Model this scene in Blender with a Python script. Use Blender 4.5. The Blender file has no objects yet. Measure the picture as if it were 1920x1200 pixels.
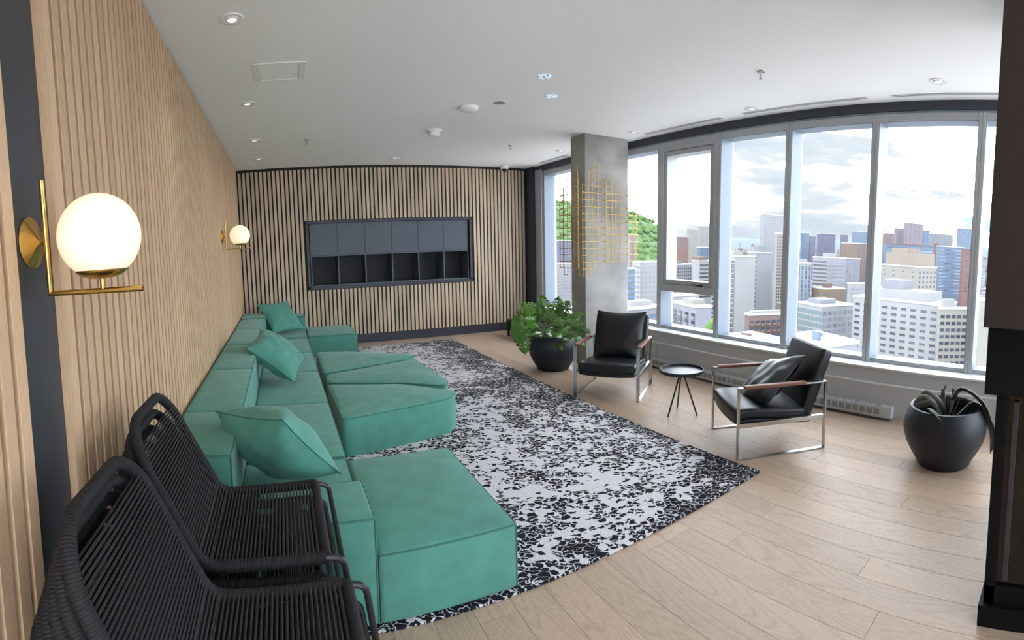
import bpy, bmesh, math, random
from mathutils import Vector, Matrix
random.seed(7)
sc = bpy.context.scene
C = sc.collection
PI = math.pi

# ------------------------------------------------------------------ camera, sky, sun, exposure
CX, CY, F = 1032.07, 545.43, 935.41            # panorama centre and pixels per radian (1920x1200 frame)
PITCH, ROLL, YAW, CAM_Z = -.0922, .0113, .5378, 1.7
cd = bpy.data.cameras.new('camera')
cd.type = 'PANO'
cd.panorama_type = 'CENTRAL_CYLINDRICAL'
cd.central_cylindrical_range_u_min = (0 - CX) / F
cd.central_cylindrical_range_u_max = (1920 - CX) / F
cd.central_cylindrical_range_v_min = -(1200 - CY) / F
cd.central_cylindrical_range_v_max = CY / F
cd.central_cylindrical_radius = 1.0
cd.clip_start, cd.clip_end = .02, 20000
cam = bpy.data.objects.new('camera', cd)
C.objects.link(cam)
_R = (Matrix.Rotation(-YAW, 3, 'Z') @ Matrix.Rotation(PITCH, 3, 'X') @ Matrix.Rotation(ROLL, 3, 'Y'))
_m = Matrix((_R.col[0], _R.col[2], -_R.col[1])).transposed()
cam.matrix_world = Matrix.Translation((0, 0, CAM_Z)) @ _m.to_4x4()
sc.camera = cam

SKY, SUN, EXPOSURE = 10.2, 1.8, 0.10
sc.view_settings.view_transform = 'Standard'
sc.view_settings.look = 'None'
sc.view_settings.gamma = 1
sc.view_settings.use_curve_mapping = False
sc.view_settings.exposure = EXPOSURE

w = bpy.data.worlds.new('sky')
sc.world = w
w.use_nodes = True
nt = w.node_tree
nt.nodes.clear()
def N(t, **k):
    n = nt.nodes.new(t)
    for a, b in k.items():
        setattr(n, a, b)
    return n
tc = N('ShaderNodeTexCoord'); mp = N('ShaderNodeMapping'); mp.inputs['Scale'].default_value = (1.0, 1.0, 4.5)
nt.links.new(tc.outputs['Generated'], mp.inputs['Vector'])
n1 = N('ShaderNodeTexNoise'); n1.inputs['Scale'].default_value = 3.3; n1.inputs['Detail'].default_value = 7; n1.inputs['Roughness'].default_value = .55
nt.links.new(mp.outputs[0], n1.inputs['Vector'])
r1 = N('ShaderNodeValToRGB'); r1.color_ramp.interpolation = 'LINEAR'
e = r1.color_ramp.elements
e[0].position = .34; e[0].color = (.074, .080, .090, 1)
x = e.new(.40); x.color = (.084, .088, .094, 1)
x = e.new(.445); x.color = (.095, .097, .1, 1)
e = r1.color_ramp.elements          # grey undersides
e[3].position = .505; e[3].color = (.95, .975, 1.05, 1)               # bright cloud
x = e.new(.62); x.color = (.95, .975, 1.05, 1)
x = e.new(.67); x.color = (.10, .107, .114, 1)
x = e.new(.73); x.color = (.07, .093, .12, 1)                 # pale blue gap
nt.links.new(n1.outputs['Fac'], r1.inputs['Fac'])
bg = N('ShaderNodeBackground'); bg.inputs['Strength'].default_value = SKY
nt.links.new(r1.outputs[0], bg.inputs['Color'])
wo = N('ShaderNodeOutputWorld'); nt.links.new(bg.outputs[0], wo.inputs['Surface'])

sd = bpy.data.lights.new('sun', 'SUN'); sd.energy = SUN; sd.angle = .01; sd.color = (1, .95, .87)
so = bpy.data.objects.new('sun', sd); C.objects.link(so)
so.rotation_euler = Vector((.62, -.50, -.75)).to_track_quat('-Z', 'Y').to_euler()

# ------------------------------------------------------------------ materials
def S(r, g, b):
    f = lambda c: (c / 255 / 12.92) if c / 255 <= .04045 else ((c / 255 + .055) / 1.055) ** 2.4
    return (f(r), f(g), f(b), 1)
MATS = {}
def mat(name, col, rough=.5, metal=0, var=0, vscale=8, stretch=(1, 1, 1), bump=0, bscale=60, sheen=0, rnd=0, coord='Object', spec=.5, emit=0, ecol=None, coat=0, detail=4):
    m = bpy.data.materials.new(name); m.use_nodes = True
    t = m.node_tree; b = t.nodes['Principled BSDF']
    b.inputs['Base Color'].default_value = col
    b.inputs['Roughness'].default_value = rough
    b.inputs['Metallic'].default_value = metal
    b.inputs['Specular IOR Level'].default_value = spec
    if coat: b.inputs['Coat Weight'].default_value = coat; b.inputs['Coat Roughness'].default_value = .2
    if sheen:
        b.inputs['Sheen Weight'].default_value = sheen; b.inputs['Sheen Roughness'].default_value = .4
        b.inputs['Sheen Tint'].default_value = (col[0] * .5 + .5, col[1] * .5 + .5, col[2] * .5 + .5, 1)
    if emit:
        b.inputs['Emission Color'].default_value = ecol or col; b.inputs['Emission Strength'].default_value = emit
    L = t.links.new
    if var or bump or rnd:
        if coord == 'World':
            g = t.nodes.new('ShaderNodeNewGeometry'); src = g.outputs['Position']
        else:
            g = t.nodes.new('ShaderNodeTexCoord'); src = g.outputs['Object']
        mpn = t.nodes.new('ShaderNodeMapping'); mpn.inputs['Scale'].default_value = stretch
        L(src, mpn.inputs['Vector'])
        oi = None
        if rnd:
            oi = t.nodes.new('ShaderNodeObjectInfo')
            vm = t.nodes.new('ShaderNodeVectorMath'); vm.operation = 'SCALE'; vm.inputs[0].default_value = (37, 53, 29)
            L(oi.outputs['Random'], vm.inputs['Scale'])
            L(vm.outputs[0], mpn.inputs['Location'])
        vout = None
        if var:
            n = t.nodes.new('ShaderNodeTexNoise'); n.inputs['Scale'].default_value = vscale; n.inputs['Detail'].default_value = detail
            L(mpn.outputs[0], n.inputs['Vector'])
            mr = t.nodes.new('ShaderNodeMapRange'); mr.inputs[1].default_value = .3; mr.inputs[2].default_value = .7
            mr.inputs[3].default_value = 1 - var; mr.inputs[4].default_value = 1 + var
            L(n.outputs['Fac'], mr.inputs[0]); vout = mr.outputs[0]
        if rnd:
            m2 = t.nodes.new('ShaderNodeMapRange'); m2.inputs[3].default_value = 1 - rnd; m2.inputs[4].default_value = 1 + rnd
            L(oi.outputs['Random'], m2.inputs[0])
            if vout is None: vout = m2.outputs[0]
            else:
                mm = t.nodes.new('ShaderNodeMath'); mm.operation = 'MULTIPLY'; L(vout, mm.inputs[0]); L(m2.outputs[0], mm.inputs[1]); vout = mm.outputs[0]
        if vout is not None:
            vs = t.nodes.new('ShaderNodeVectorMath'); vs.operation = 'SCALE'; vs.inputs[0].default_value = col[:3]
            L(vout, vs.inputs['Scale']); L(vs.outputs[0], b.inputs['Base Color'])
        if bump:
            n = t.nodes.new('ShaderNodeTexNoise'); n.inputs['Scale'].default_value = bscale; n.inputs['Detail'].default_value = 3
            L(mpn.outputs[0], n.inputs['Vector'])
            bp = t.nodes.new('ShaderNodeBump'); bp.inputs['Strength'].default_value = bump; bp.inputs['Distance'].default_value = .01
            L(n.outputs['Fac'], bp.inputs['Height']); L(bp.outputs[0], b.inputs['Normal'])
    MATS[name] = m
    return m

def mat_wood(name, base, dark, ring=10, rscale=1.5, stretch=(1, 1, 1), rough=.5, rnd=.12, wave=True, axis='Y', bands=True):
    """oak: long fibres plus cathedral figure, tone differs from piece to piece"""
    m = bpy.data.materials.new(name); m.use_nodes = True
    t = m.node_tree; b = t.nodes['Principled BSDF']; L = t.links.new
    g = t.nodes.new('ShaderNodeNewGeometry'); oi = t.nodes.new('ShaderNodeObjectInfo')
    vm = t.nodes.new('ShaderNodeVectorMath'); vm.operation = 'SCALE'; vm.inputs[0].default_value = (31, 57, 43); L(oi.outputs['Random'], vm.inputs['Scale'])
    ad = t.nodes.new('ShaderNodeVectorMath'); L(g.outputs['Position'], ad.inputs[0]); L(vm.outputs[0], ad.inputs[1])
    mp = t.nodes.new('ShaderNodeMapping'); mp.inputs['Scale'].default_value = stretch; L(ad.outputs[0], mp.inputs['Vector'])
    n = t.nodes.new('ShaderNodeTexNoise'); n.inputs['Scale'].default_value = 60; n.inputs['Detail'].default_value = 5; L(mp.outputs[0], n.inputs['Vector'])
    n2 = t.nodes.new('ShaderNodeTexNoise'); n2.inputs['Scale'].default_value = rscale; n2.inputs['Detail'].default_value = 1; L(mp.outputs[0], n2.inputs['Vector'])
    ml = t.nodes.new('ShaderNodeMath'); ml.operation = 'MULTIPLY'; ml.inputs[1].default_value = ring; L(n2.outputs['Fac'], ml.inputs[0])
    fr = t.nodes.new('ShaderNodeMath'); fr.operation = 'PINGPONG'; fr.inputs[1].default_value = .5; L(ml.outputs[0], fr.inputs[0])
    pw = t.nodes.new('ShaderNodeMath'); pw.operation = 'POWER'; pw.inputs[1].default_value = 3.0
    dbl = t.nodes.new('ShaderNodeMath'); dbl.operation = 'MULTIPLY'; dbl.inputs[1].default_value = 2; L(fr.outputs[0], dbl.inputs[0]); L(dbl.outputs[0], pw.inputs[0])
    a1 = t.nodes.new('ShaderNodeMath'); a1.operation = 'MULTIPLY_ADD'; a1.inputs[1].default_value = .30 if wave else .08; L(pw.outputs[0], a1.inputs[0])
    a0 = t.nodes.new('ShaderNodeMapRange'); a0.inputs[1].default_value = .35; a0.inputs[2].default_value = .75; a0.inputs[3].default_value = 0; a0.inputs[4].default_value = .5
    L(n.outputs['Fac'], a0.inputs[0]); L(a0.outputs[0], a1.inputs[2])
    mx = t.nodes.new('ShaderNodeMix'); mx.data_type = 'RGBA'; mx.inputs[6].default_value = base; mx.inputs[7].default_value = dark
    L(a1.outputs[0], mx.inputs[0])
    m2 = t.nodes.new('ShaderNodeMapRange'); m2.inputs[3].default_value = 1 - rnd; m2.inputs[4].default_value = 1 + rnd * .6; L(oi.outputs['Random'], m2.inputs[0])
    vs = t.nodes.new('ShaderNodeVectorMath'); vs.operation = 'SCALE'; L(mx.outputs[2], vs.inputs[0]); L(m2.outputs[0], vs.inputs['Scale'])
    L(vs.outputs[0], b.inputs['Base Color'])
    b.inputs['Roughness'].default_value = rough
    bp = t.nodes.new('ShaderNodeBump'); bp.inputs['Strength'].default_value = .12; bp.inputs['Distance'].default_value = .004
    L(a1.outputs[0], bp.inputs['Height']); L(bp.outputs[0], b.inputs['Normal'])
    MATS[name] = m
    return m

mat_wood('oak_floor', S(188, 165, 144), S(148, 123, 103), ring=26, rscale=1.0, stretch=(5, .55, 1), rough=.40, rnd=.12)
mat_wood('oak_slat', S(216, 184, 148), S(176, 138, 104), ring=6, stretch=(6, 6, .45), rough=.55, rnd=.12, wave=False)
mat_wood('oak_slat_back', S(212, 190, 166), S(168, 140, 114), ring=6, stretch=(6, 6, .45), rough=.55, rnd=.16, wave=False)
mat('oak_backing', S(90, 64, 46), .7, var=.2, vscale=20, stretch=(4, 4, .4))  # dark wood, darkened further to carry the shade in the slat gaps
mat('navy_paint', S(58, 60, 66), .45, var=.03, vscale=3)
mat('navy_trim', S(52, 55, 68), .4, var=.03, vscale=3)
mat('black_backing', S(34, 31, 31), .7, var=.1, vscale=9)
mat('ceiling_white', S(249, 249, 249), .85, var=.012, vscale=.7, bump=.03, bscale=150)
mat('white_plastic', S(238, 238, 236), .4, var=.02)
mat('white_gloss', S(245, 245, 245), .15, var=.02)
mat('grey_disc', S(150, 150, 150), .6, var=.05, vscale=60)
mat('frame_grey', S(172, 175, 179), .42, metal=.1, var=.04, vscale=3)
mat('frame_lit_tint', S(124, 136, 150), .4, metal=.1, var=.03, vscale=3)  # bluish variant of the frame grey, tuned for its sky-lit faces
mat('knee_wall', S(176, 177, 178), .6, var=.03, vscale=2)
mat('sill_light', S(206, 208, 208), .4, var=.03)
mat('heater_grey', S(186, 190, 194), .42, metal=.2, var=.03)
mat('slot_grey', S(134, 138, 144), .5, var=.05)
mat('strip_dim', S(58, 58, 62), .5, metal=.3, var=.05)
mat('heater_dark', S(96, 100, 106), .5, var=.05)
mat('concrete', S(164, 162, 158), .8, var=.42, vscale=1.7, bump=.35, bscale=22, coord='World', detail=8)
mat('brass', S(200, 166, 96), .28, metal=1, var=.06, vscale=30)
mat('brass_wire', S(208, 176, 112), .4, metal=.6, var=.08, vscale=10)
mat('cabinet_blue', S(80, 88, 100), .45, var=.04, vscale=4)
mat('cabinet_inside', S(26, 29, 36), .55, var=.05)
mat('suede_green', S(79, 140, 126), .85, var=.11, vscale=9, bump=.12, bscale=110, sheen=.35, coord='World', detail=6)
mat('suede_piping', S(58, 110, 97), .85, var=.08, vscale=20, bump=.1, bscale=150, sheen=.2, coord='World')
mat('leather_black', S(16, 18, 23), .36, var=.12, vscale=14, bump=.10, bscale=120)
mat('steel', S(200, 200, 198), .22, metal=1, var=.05, vscale=12)
mat('walnut', S(118, 74, 58), .45, var=.2, vscale=18, stretch=(8, 1, 8))
mat('table_black', S(26, 28, 36), .32, var=.05)
mat('planter_black', S(27, 30, 40), .5, var=.08, vscale=6, bump=.05, bscale=80)
mat('soil', S(46, 36, 30), .95, var=.4, vscale=60, bump=.8, bscale=50)
mat('leaf_green', S(70, 112, 36), .34, var=.22, vscale=7, rnd=.42, coat=.3)
mat('stem_green', S(110, 140, 70), .5, var=.15, vscale=14)
mat('leaf_wilted', S(64, 66, 54), .75, var=.35, vscale=18, rnd=.35)
mat('stem_wilted', S(96, 82, 72), .75, var=.2, vscale=22)
mat('taupe_panel', S(52, 44, 41), .7, spec=.2, var=.04, vscale=2)
mat('fire_black', S(9, 9, 12), .6, spec=.18, var=.05)
mat('fire_glass', S(10, 10, 12), .06, var=.02)
mat('log', S(70, 58, 50), .9, var=.3, vscale=20)
mat('globe_milk', S(255, 246, 224), .25, emit=.62, ecol=S(255, 226, 184), var=.01)
mat('lamp_lens', S(255, 250, 240), .3, emit=.9, ecol=S(255, 246, 232), var=.01)
mat('led_disc', S(225, 240, 250), .25, emit=.35, ecol=S(205, 232, 255), var=.01)
mat('chrome', S(215, 215, 215), .15, metal=1, var=.02)
mat('dark_lens', S(30, 30, 34), .15, var=.02)
mat('tube_black', S(40, 40, 44), .4, metal=.3, var=.05)
mat('cord_black', S(32, 31, 34), .75, var=.12, vscale=60, bump=.15, bscale=200)

def mat_wrap(name, col):
    """cord wound round a tube: ridges follow the length attribute of the tube"""
    m = bpy.data.materials.new(name); m.use_nodes = True
    t = m.node_tree; b = t.nodes['Principled BSDF']; L = t.links.new
    b.inputs['Roughness'].default_value = .72; b.inputs['Specular IOR Level'].default_value = .35
    a = t.nodes.new('ShaderNodeAttribute'); a.attribute_name = 'len'
    k = t.nodes.new('ShaderNodeMath'); k.operation = 'MULTIPLY'; k.inputs[1].default_value = 2 * PI / .0075; L(a.outputs['Fac'], k.inputs[0])
    s = t.nodes.new('ShaderNodeMath'); s.operation = 'SINE'; L(k.outputs[0], s.inputs[0])
    mr = t.nodes.new('ShaderNodeMapRange'); mr.inputs[1].default_value = -1; L(s.outputs[0], mr.inputs[0])
    mr.inputs[3].default_value = .45; mr.inputs[4].default_value = 1.1
    vs = t.nodes.new('ShaderNodeVectorMath'); vs.operation = 'SCALE'; vs.inputs[0].default_value = col[:3]; L(mr.outputs[0], vs.inputs['Scale'])
    L(vs.outputs[0], b.inputs['Base Color'])
    bp = t.nodes.new('ShaderNodeBump'); bp.inputs['Strength'].default_value = .6; bp.inputs['Distance'].default_value = .003
    L(mr.outputs[0], bp.inputs['Height']); L(bp.outputs[0], b.inputs['Normal'])
    MATS[name] = m
mat_wrap('cord_wrap', S(34, 33, 36))

def mat_glass(name, tint=(.93, .96, .97, 1), refl=.06):
    m = bpy.data.materials.new(name); m.use_nodes = True
    t = m.node_tree; t.nodes.clear(); L = t.links.new
    tr = t.nodes.new('ShaderNodeBsdfTransparent'); tr.inputs[0].default_value = tint
    gl = t.nodes.new('ShaderNodeBsdfGlossy'); gl.inputs['Roughness'].default_value = .01
    lw = t.nodes.new('ShaderNodeLayerWeight'); lw.inputs['Blend'].default_value = .5
    pw = t.nodes.new('ShaderNodeMath'); pw.operation = 'POWER'; pw.inputs[1].default_value = 5; L(lw.outputs['Facing'], pw.inputs[0])
    fr = t.nodes.new('ShaderNodeMath'); fr.operation = 'MULTIPLY_ADD'; fr.inputs[1].default_value = .5; fr.inputs[2].default_value = .025; L(pw.outputs[0], fr.inputs[0])
    mx = t.nodes.new('ShaderNodeMixShader'); L(fr.outputs[0], mx.inputs[0]); L(tr.outputs[0], mx.inputs[1]); L(gl.outputs[0], mx.inputs[2])
    o = t.nodes.new('ShaderNodeOutputMaterial'); L(mx.outputs[0], o.inputs[0])
    MATS[name] = m
mat_glass('window_glass')

def mat_rug():
    m = bpy.data.materials.new('rug_pile'); m.use_nodes = True
    t = m.node_tree; b = t.nodes['Principled BSDF']; L = t.links.new
    b.inputs['Roughness'].default_value = .95; b.inputs['Specular IOR Level'].default_value = .1
    g = t.nodes.new('ShaderNodeNewGeometry')
    rot = t.nodes.new('ShaderNodeMapping'); rot.inputs['Rotation'].default_value = (0, 0, .5); rot.inputs['Scale'].default_value = (1, 1.0, 1); L(g.outputs['Position'], rot.inputs['Vector'])
    def noise(scale, detail, stretch):
        mp = t.nodes.new('ShaderNodeMapping'); mp.inputs['Scale'].default_value = stretch; L(rot.outputs[0], mp.inputs['Vector'])
        n = t.nodes.new('ShaderNodeTexNoise'); n.inputs['Scale'].default_value = scale; n.inputs['Detail'].default_value = detail; n.inputs['Distortion'].default_value = .6
        L(mp.outputs[0], n.inputs['Vector']); return n.outputs['Fac']
    big = noise(.95, 3, (1, .75, 1)); mid = noise(3.4, 2, (1, 1.3, 1))
    wob = t.nodes.new('ShaderNodeTexNoise'); wob.inputs['Scale'].default_value = 22; wob.inputs['Detail'].default_value = 2; L(rot.outputs[0], wob.inputs['Vector'])
    wv = t.nodes.new('ShaderNodeVectorMath'); wv.operation = 'MULTIPLY_ADD'; wv.inputs[1].default_value = (.085, .085, 0); L(wob.outputs['Color'], wv.inputs[0]); L(rot.outputs[0], wv.inputs[2])
    vmp = t.nodes.new('ShaderNodeMapping'); vmp.inputs['Scale'].default_value = (1, 1.55, 1); L(wv.outputs[0], vmp.inputs['Vector'])
    def voro(feature):
        v = t.nodes.new('ShaderNodeTexVoronoi'); v.feature = feature; v.voronoi_dimensions = '2D'; v.inputs['Scale'].default_value = 19; L(vmp.outputs[0], v.inputs['Vector']); return v
    edge = voro('DISTANCE_TO_EDGE').outputs['Distance']; cell = t.nodes.new('ShaderNodeSeparateColor'); L(voro('F1').outputs['Color'], cell.inputs[0])
    # the woven pattern thickens towards the rug's long side and front end
    sp = t.nodes.new('ShaderNodeSeparateXYZ'); L(g.outputs['Position'], sp.inputs[0])
    ex = t.nodes.new('ShaderNodeMapRange'); ex.inputs[1].default_value = 2.2; ex.inputs[2].default_value = 2.9; ex.inputs[3].default_value = 0; ex.inputs[4].default_value = .34; L(sp.outputs[0], ex.inputs[0])
    ey = t.nodes.new('ShaderNodeMapRange'); ey.inputs[1].default_value = 2.8; ey.inputs[2].default_value = 2.1; ey.inputs[3].default_value = 0; ey.inputs[4].default_value = .26; L(sp.outputs[1], ey.inputs[0])
    ad = t.nodes.new('ShaderNodeMath'); ad.operation = 'MAXIMUM'; L(ex.outputs[0], ad.inputs[0]); L(ey.outputs[0], ad.inputs[1])
    m1 = t.nodes.new('ShaderNodeMath'); m1.operation = 'MULTIPLY_ADD'; m1.inputs[1].default_value = 1.9; m1.inputs[2].default_value = -1.04; L(big, m1.inputs[0])
    m2 = t.nodes.new('ShaderNodeMath'); m2.operation = 'MULTIPLY_ADD'; m2.inputs[1].default_value = 1.3; L(mid, m2.inputs[0]); L(m1.outputs[0], m2.inputs[2])
    m3 = t.nodes.new('ShaderNodeMath'); L(m2.outputs[0], m3.inputs[0]); L(ad.outputs[0], m3.inputs[1])          # density, about .3 to 1.2
    th = t.nodes.new('ShaderNodeMapRange'); th.inputs[1].default_value = .1; th.inputs[2].default_value = 1.1; th.inputs[3].default_value = .19; th.inputs[4].default_value = .035; L(m3.outputs[0], th.inputs[0])
    brk = t.nodes.new('ShaderNodeMath'); brk.operation = 'MULTIPLY_ADD'; brk.inputs[1].default_value = .30; brk.inputs[2].default_value = -.15; L(noise(26, 2, (1, 1.5, 1)), brk.inputs[0])
    eb = t.nodes.new('ShaderNodeMath'); L(edge, eb.inputs[0]); L(brk.outputs[0], eb.inputs[1])
    ed = t.nodes.new('ShaderNodeMath'); ed.operation = 'SUBTRACT'; L(eb.outputs[0], ed.inputs[0]); L(th.outputs[0], ed.inputs[1])
    r0 = t.nodes.new('ShaderNodeMapRange'); r0.inputs[1].default_value = -.012; r0.inputs[2].default_value = .016; L(ed.outputs[0], r0.inputs[0])
    cl = t.nodes.new('ShaderNodeMath'); cl.operation = 'LESS_THAN'; L(cell.outputs[0], cl.inputs[0]); L(m3.outputs[0], cl.inputs[1])
    rp = t.nodes.new('ShaderNodeMath'); rp.operation = 'MULTIPLY'; L(r0.outputs[0], rp.inputs[0]); L(cl.outputs[0], rp.inputs[1])
    fib = noise(90, 2, (1, 1, 1)); fb = t.nodes.new('ShaderNodeMapRange'); fb.inputs[1].default_value = .3; fb.inputs[2].default_value = .7; fb.inputs[3].default_value = .84; fb.inputs[4].default_value = 1.1; L(fib, fb.inputs[0])
    mx = t.nodes.new('ShaderNodeMix'); mx.data_type = 'RGBA'; mx.inputs[6].default_value = S(206, 205, 208); mx.inputs[7].default_value = S(34, 34, 40)
    L(rp.outputs[0], mx.inputs[0])
    vs = t.nodes.new('ShaderNodeVectorMath'); vs.operation = 'SCALE'; L(mx.outputs[2], vs.inputs[0]); L(fb.outputs[0], vs.inputs['Scale']); L(vs.outputs[0], b.inputs['Base Color'])
    hh = t.nodes.new('ShaderNodeMath'); hh.operation = 'MULTIPLY_ADD'; hh.inputs[1].default_value = .6; L(rp.outputs[0], hh.inputs[0]); L(fib, hh.inputs[2])
    bp = t.nodes.new('ShaderNodeBump'); bp.inputs['Strength'].default_value = .5; bp.inputs['Distance'].default_value = .006; L(hh.outputs[0], bp.inputs['Height']); L(bp.outputs[0], b.inputs['Normal'])
    MATS['rug_pile'] = m
mat_rug()
# city
# facades: albedos cut low so the bright sky doesn't wash them out
for nm, c in dict(c_white=(226, 226, 226), c_lav=(196, 198, 212), c_cream=(222, 214, 200), c_grey=(176, 178, 184), c_brick=(158, 116, 100), c_brown=(168, 130, 112),
                  c_orange=(206, 164, 120), c_purple=(128, 128, 168), c_blue=(112, 140, 184), c_glassblue=(140, 168, 204), c_teal=(140, 172, 182), c_roof=(232, 232, 232), c_dkroof=(140, 138, 138),
                  c_mauve=(176, 150, 160), c_red=(176, 112, 100), c_beige=(214, 192, 168)).items():
    c = [.72 * q + .28 * g for q, g in zip(c, (206, 209, 216))]  # distance haze blended into every colour as pale grey
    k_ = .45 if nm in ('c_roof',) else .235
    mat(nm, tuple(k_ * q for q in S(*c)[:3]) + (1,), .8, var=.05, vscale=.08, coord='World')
mat('c_win_dark', S(52, 57, 68), .25, var=.3, vscale=.2, rnd=.35, coord='World')
mat('c_win_blue', S(80, 95, 116), .2, var=.25, vscale=.2, rnd=.3, coord='World')
mat('c_win_grey', S(92, 97, 110), .3, var=.2, vscale=.2, rnd=.25, coord='World')
mat('c_ground', S(176, 172, 168), .9, var=.35, vscale=.02, coord='World')
mat('c_tree', S(64, 90, 40), .9, var=.35, vscale=.25, bump=.6, bscale=.6, rnd=.15, coord='World')
mat('c_hill', S(58, 84, 46), .95, var=.3, vscale=.03, coord='World', detail=8)

# ------------------------------------------------------------------ geometry helpers
class MB:
    def __init__(s): s.v = []; s.f = []; s.len = []
    def _add(s, vs, fs, ln=None):
        o = len(s.v); s.v += [tuple(p) for p in vs]; s.f += [tuple(i + o for i in q) for q in fs]
        s.len += (ln if ln else [0.0] * len(vs))
        return s
    def box(s, x0, x1, y0, y1, z0, z1):
        v = [(x0, y0, z0), (x1, y0, z0), (x1, y1, z0), (x0, y1, z0), (x0, y0, z1), (x1, y0, z1), (x1, y1, z1), (x0, y1, z1)]
        return s._add(v, [(3, 2, 1, 0), (4, 5, 6, 7), (0, 1, 5, 4), (1, 2, 6, 5), (2, 3, 7, 6), (3, 0, 4, 7)])
    def cbox(s, x0, x1, y0, y1, z0, z1, c=.003):
        """box with chamfered edges"""
        return s.rbox(((x0 + x1) / 2, (y0 + y1) / 2, (z0 + z1) / 2), (x1 - x0, y1 - y0, z1 - z0), c, 1)
    def rbox(s, c, size, r, k=2, mid=(1, 1, 1), deform=None, M=None):
        h = [d / 2 for d in size]; r = min(r, min(h) * .999)
        def lines(a, m):
            L = [-a + r * (1 - math.cos(i / k * PI / 2)) if False else -a + r * i / k for i in range(k + 1)]
            inner = [(-a + r) + (2 * a - 2 * r) * i / m for i in range(1, m)]
            return L + inner + [-q for q in reversed(L)]
        ax = [lines(h[i], mid[i]) for i in range(3)]
        idx = {}; vs = []; fs = []
        def vert(i, j, l):
            key = (i, j, l)
            if key in idx: return idx[key]
            p = Vector((ax[0][i], ax[1][j], ax[2][l]))
            q = Vector([max(-(h[n] - r), min(h[n] - r, p[n])) for n in range(3)])
            d = p - q
            if d.length > 1e-9:
                # spread cube-corner samples evenly on the rounded edge
                d = Vector([math.tan(max(-1, min(1, t / r)) * PI / 4) for t in d]) * r
                d = d.normalized() * r
            p = q + d
            if deform: p = Vector(deform(p))
            p = p + Vector(c)
            if M is not None: p = M @ p
            idx[key] = len(vs); vs.append(p); return idx[key]
        n = [len(a) - 1 for a in ax]
        for fix in range(3):
            a, b = [(1, 2), (0, 2), (0, 1)][fix]
            for side in (0, n[fix]):
                for i in range(n[a]):
                    for j in range(n[b]):
                        q = []
                        for (di, dj) in ((0, 0), (1, 0), (1, 1), (0, 1)):
                            t = [0, 0, 0]; t[fix] = side; t[a] = i + di; t[b] = j + dj; q.append(vert(*t))
                        flip = (side == 0) ^ (fix == 1)
                        fs.append(tuple(reversed(q)) if flip else tuple(q))
        return s._add(vs, fs)
    def tube(s, pts, r, seg=8, closed=False, caps=True, flat=None):
        P = [Vector(p) for p in pts]; n = len(P)
        T = []
        for i in range(n):
            a = P[(i - 1) % n] if (closed or i > 0) else P[i]
            b = P[(i + 1) % n] if (closed or i < n - 1) else P[i]
            T.append((b - a).normalized())
        up = Vector((0, 0, 1)) if abs(T[0].z) < .9 else Vector((1, 0, 0))
        nrm = (up - T[0] * up.dot(T[0])).normalized()
        vs = []; fs = []; ln = []; acc = 0
        for i in range(n):
            if i: acc += (P[i] - P[i - 1]).length
            nrm = nrm - T[i] * nrm.dot(T[i])
            nrm = nrm.normalized() if nrm.length > 1e-6 else T[i].orthogonal().normalized()
            bn = T[i].cross(nrm)
            rr = r[i] if isinstance(r, (list, tuple)) else r
            for k in range(seg):
                a = 2 * PI * k / seg
                vs.append(P[i] + nrm * math.cos(a) * rr + bn * math.sin(a) * rr); ln.append(acc)
        m = n if closed else n - 1
        for i in range(m):
            for k in range(seg):
                a = i * seg + k; b = i * seg + (k + 1) % seg; i2 = (i + 1) % n
                fs.append((a, b, i2 * seg + (k + 1) % seg, i2 * seg + k))
        if caps and not closed:
            fs.append(tuple(reversed(range(seg)))); fs.append(tuple(range((n - 1) * seg, n * seg)))
        return s._add(vs, fs, ln)
    def lathe(s, prof, seg=32, c=(0, 0, 0), axis='Z', cap=True):
        vs = []; fs = []
        for (r, z) in prof:
            for k in range(seg):
                a = 2 * PI * k / seg; x, y = r * math.cos(a), r * math.sin(a)
                p = {'Z': (x, y, z), 'X': (z, x, y), 'Y': (y, z, x)}[axis]
                vs.append((p[0] + c[0], p[1] + c[1], p[2] + c[2]))
        n = len(prof)
        for i in range(n - 1):
            for k in range(seg):
                k2 = (k + 1) % seg
                fs.append((i * seg + k, i * seg + k2, (i + 1) * seg + k2, (i + 1) * seg + k))
        if cap:
            if prof[0][0] > 1e-4: fs.append(tuple(reversed(range(seg))))
            if prof[-1][0] > 1e-4: fs.append(tuple(range((n - 1) * seg, n * seg)))
        return s._add(vs, fs)
    def prism(s, poly, z0, z1):
        n = len(poly)
        vs = [(x, y, z0) for x, y in poly] + [(x, y, z1) for x, y in poly]
        fs = [tuple(reversed(range(n))), tuple(range(n, 2 * n))] + [(i, (i + 1) % n, n + (i + 1) % n, n + i) for i in range(n)]
        return s._add(vs, fs)
    def xform(s, M):
        s.v = [tuple(M @ Vector(p)) for p in s.v]; return s
    def mesh(s, name, m, smooth=True, ang=40):
        me = bpy.data.meshes.new(name); me.from_pydata(s.v, [], s.f); me.update()
        if any(s.len):
            a = me.attributes.new('len', 'FLOAT', 'POINT'); a.data.foreach_set('value', s.len)
        me.materials.append(MATS[m])
        if smooth:
            me.polygons.foreach_set('use_smooth', [True] * len(me.polygons))
            me.set_sharp_from_angle(angle=math.radians(ang))
        return me
    def build(s, name, m, parent=None, smooth=True, ang=40, loc=None):
        return link(name, s.mesh(name, m, smooth, ang), parent, loc)
def link(name, me, parent=None, loc=None, rot=None, scale=None):
    o = bpy.data.objects.new(name, me); C.objects.link(o); o.parent = parent
    if loc is not None: o.location = loc
    if rot is not None: o.rotation_euler = rot
    if scale is not None: o.scale = scale
    return o
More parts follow.
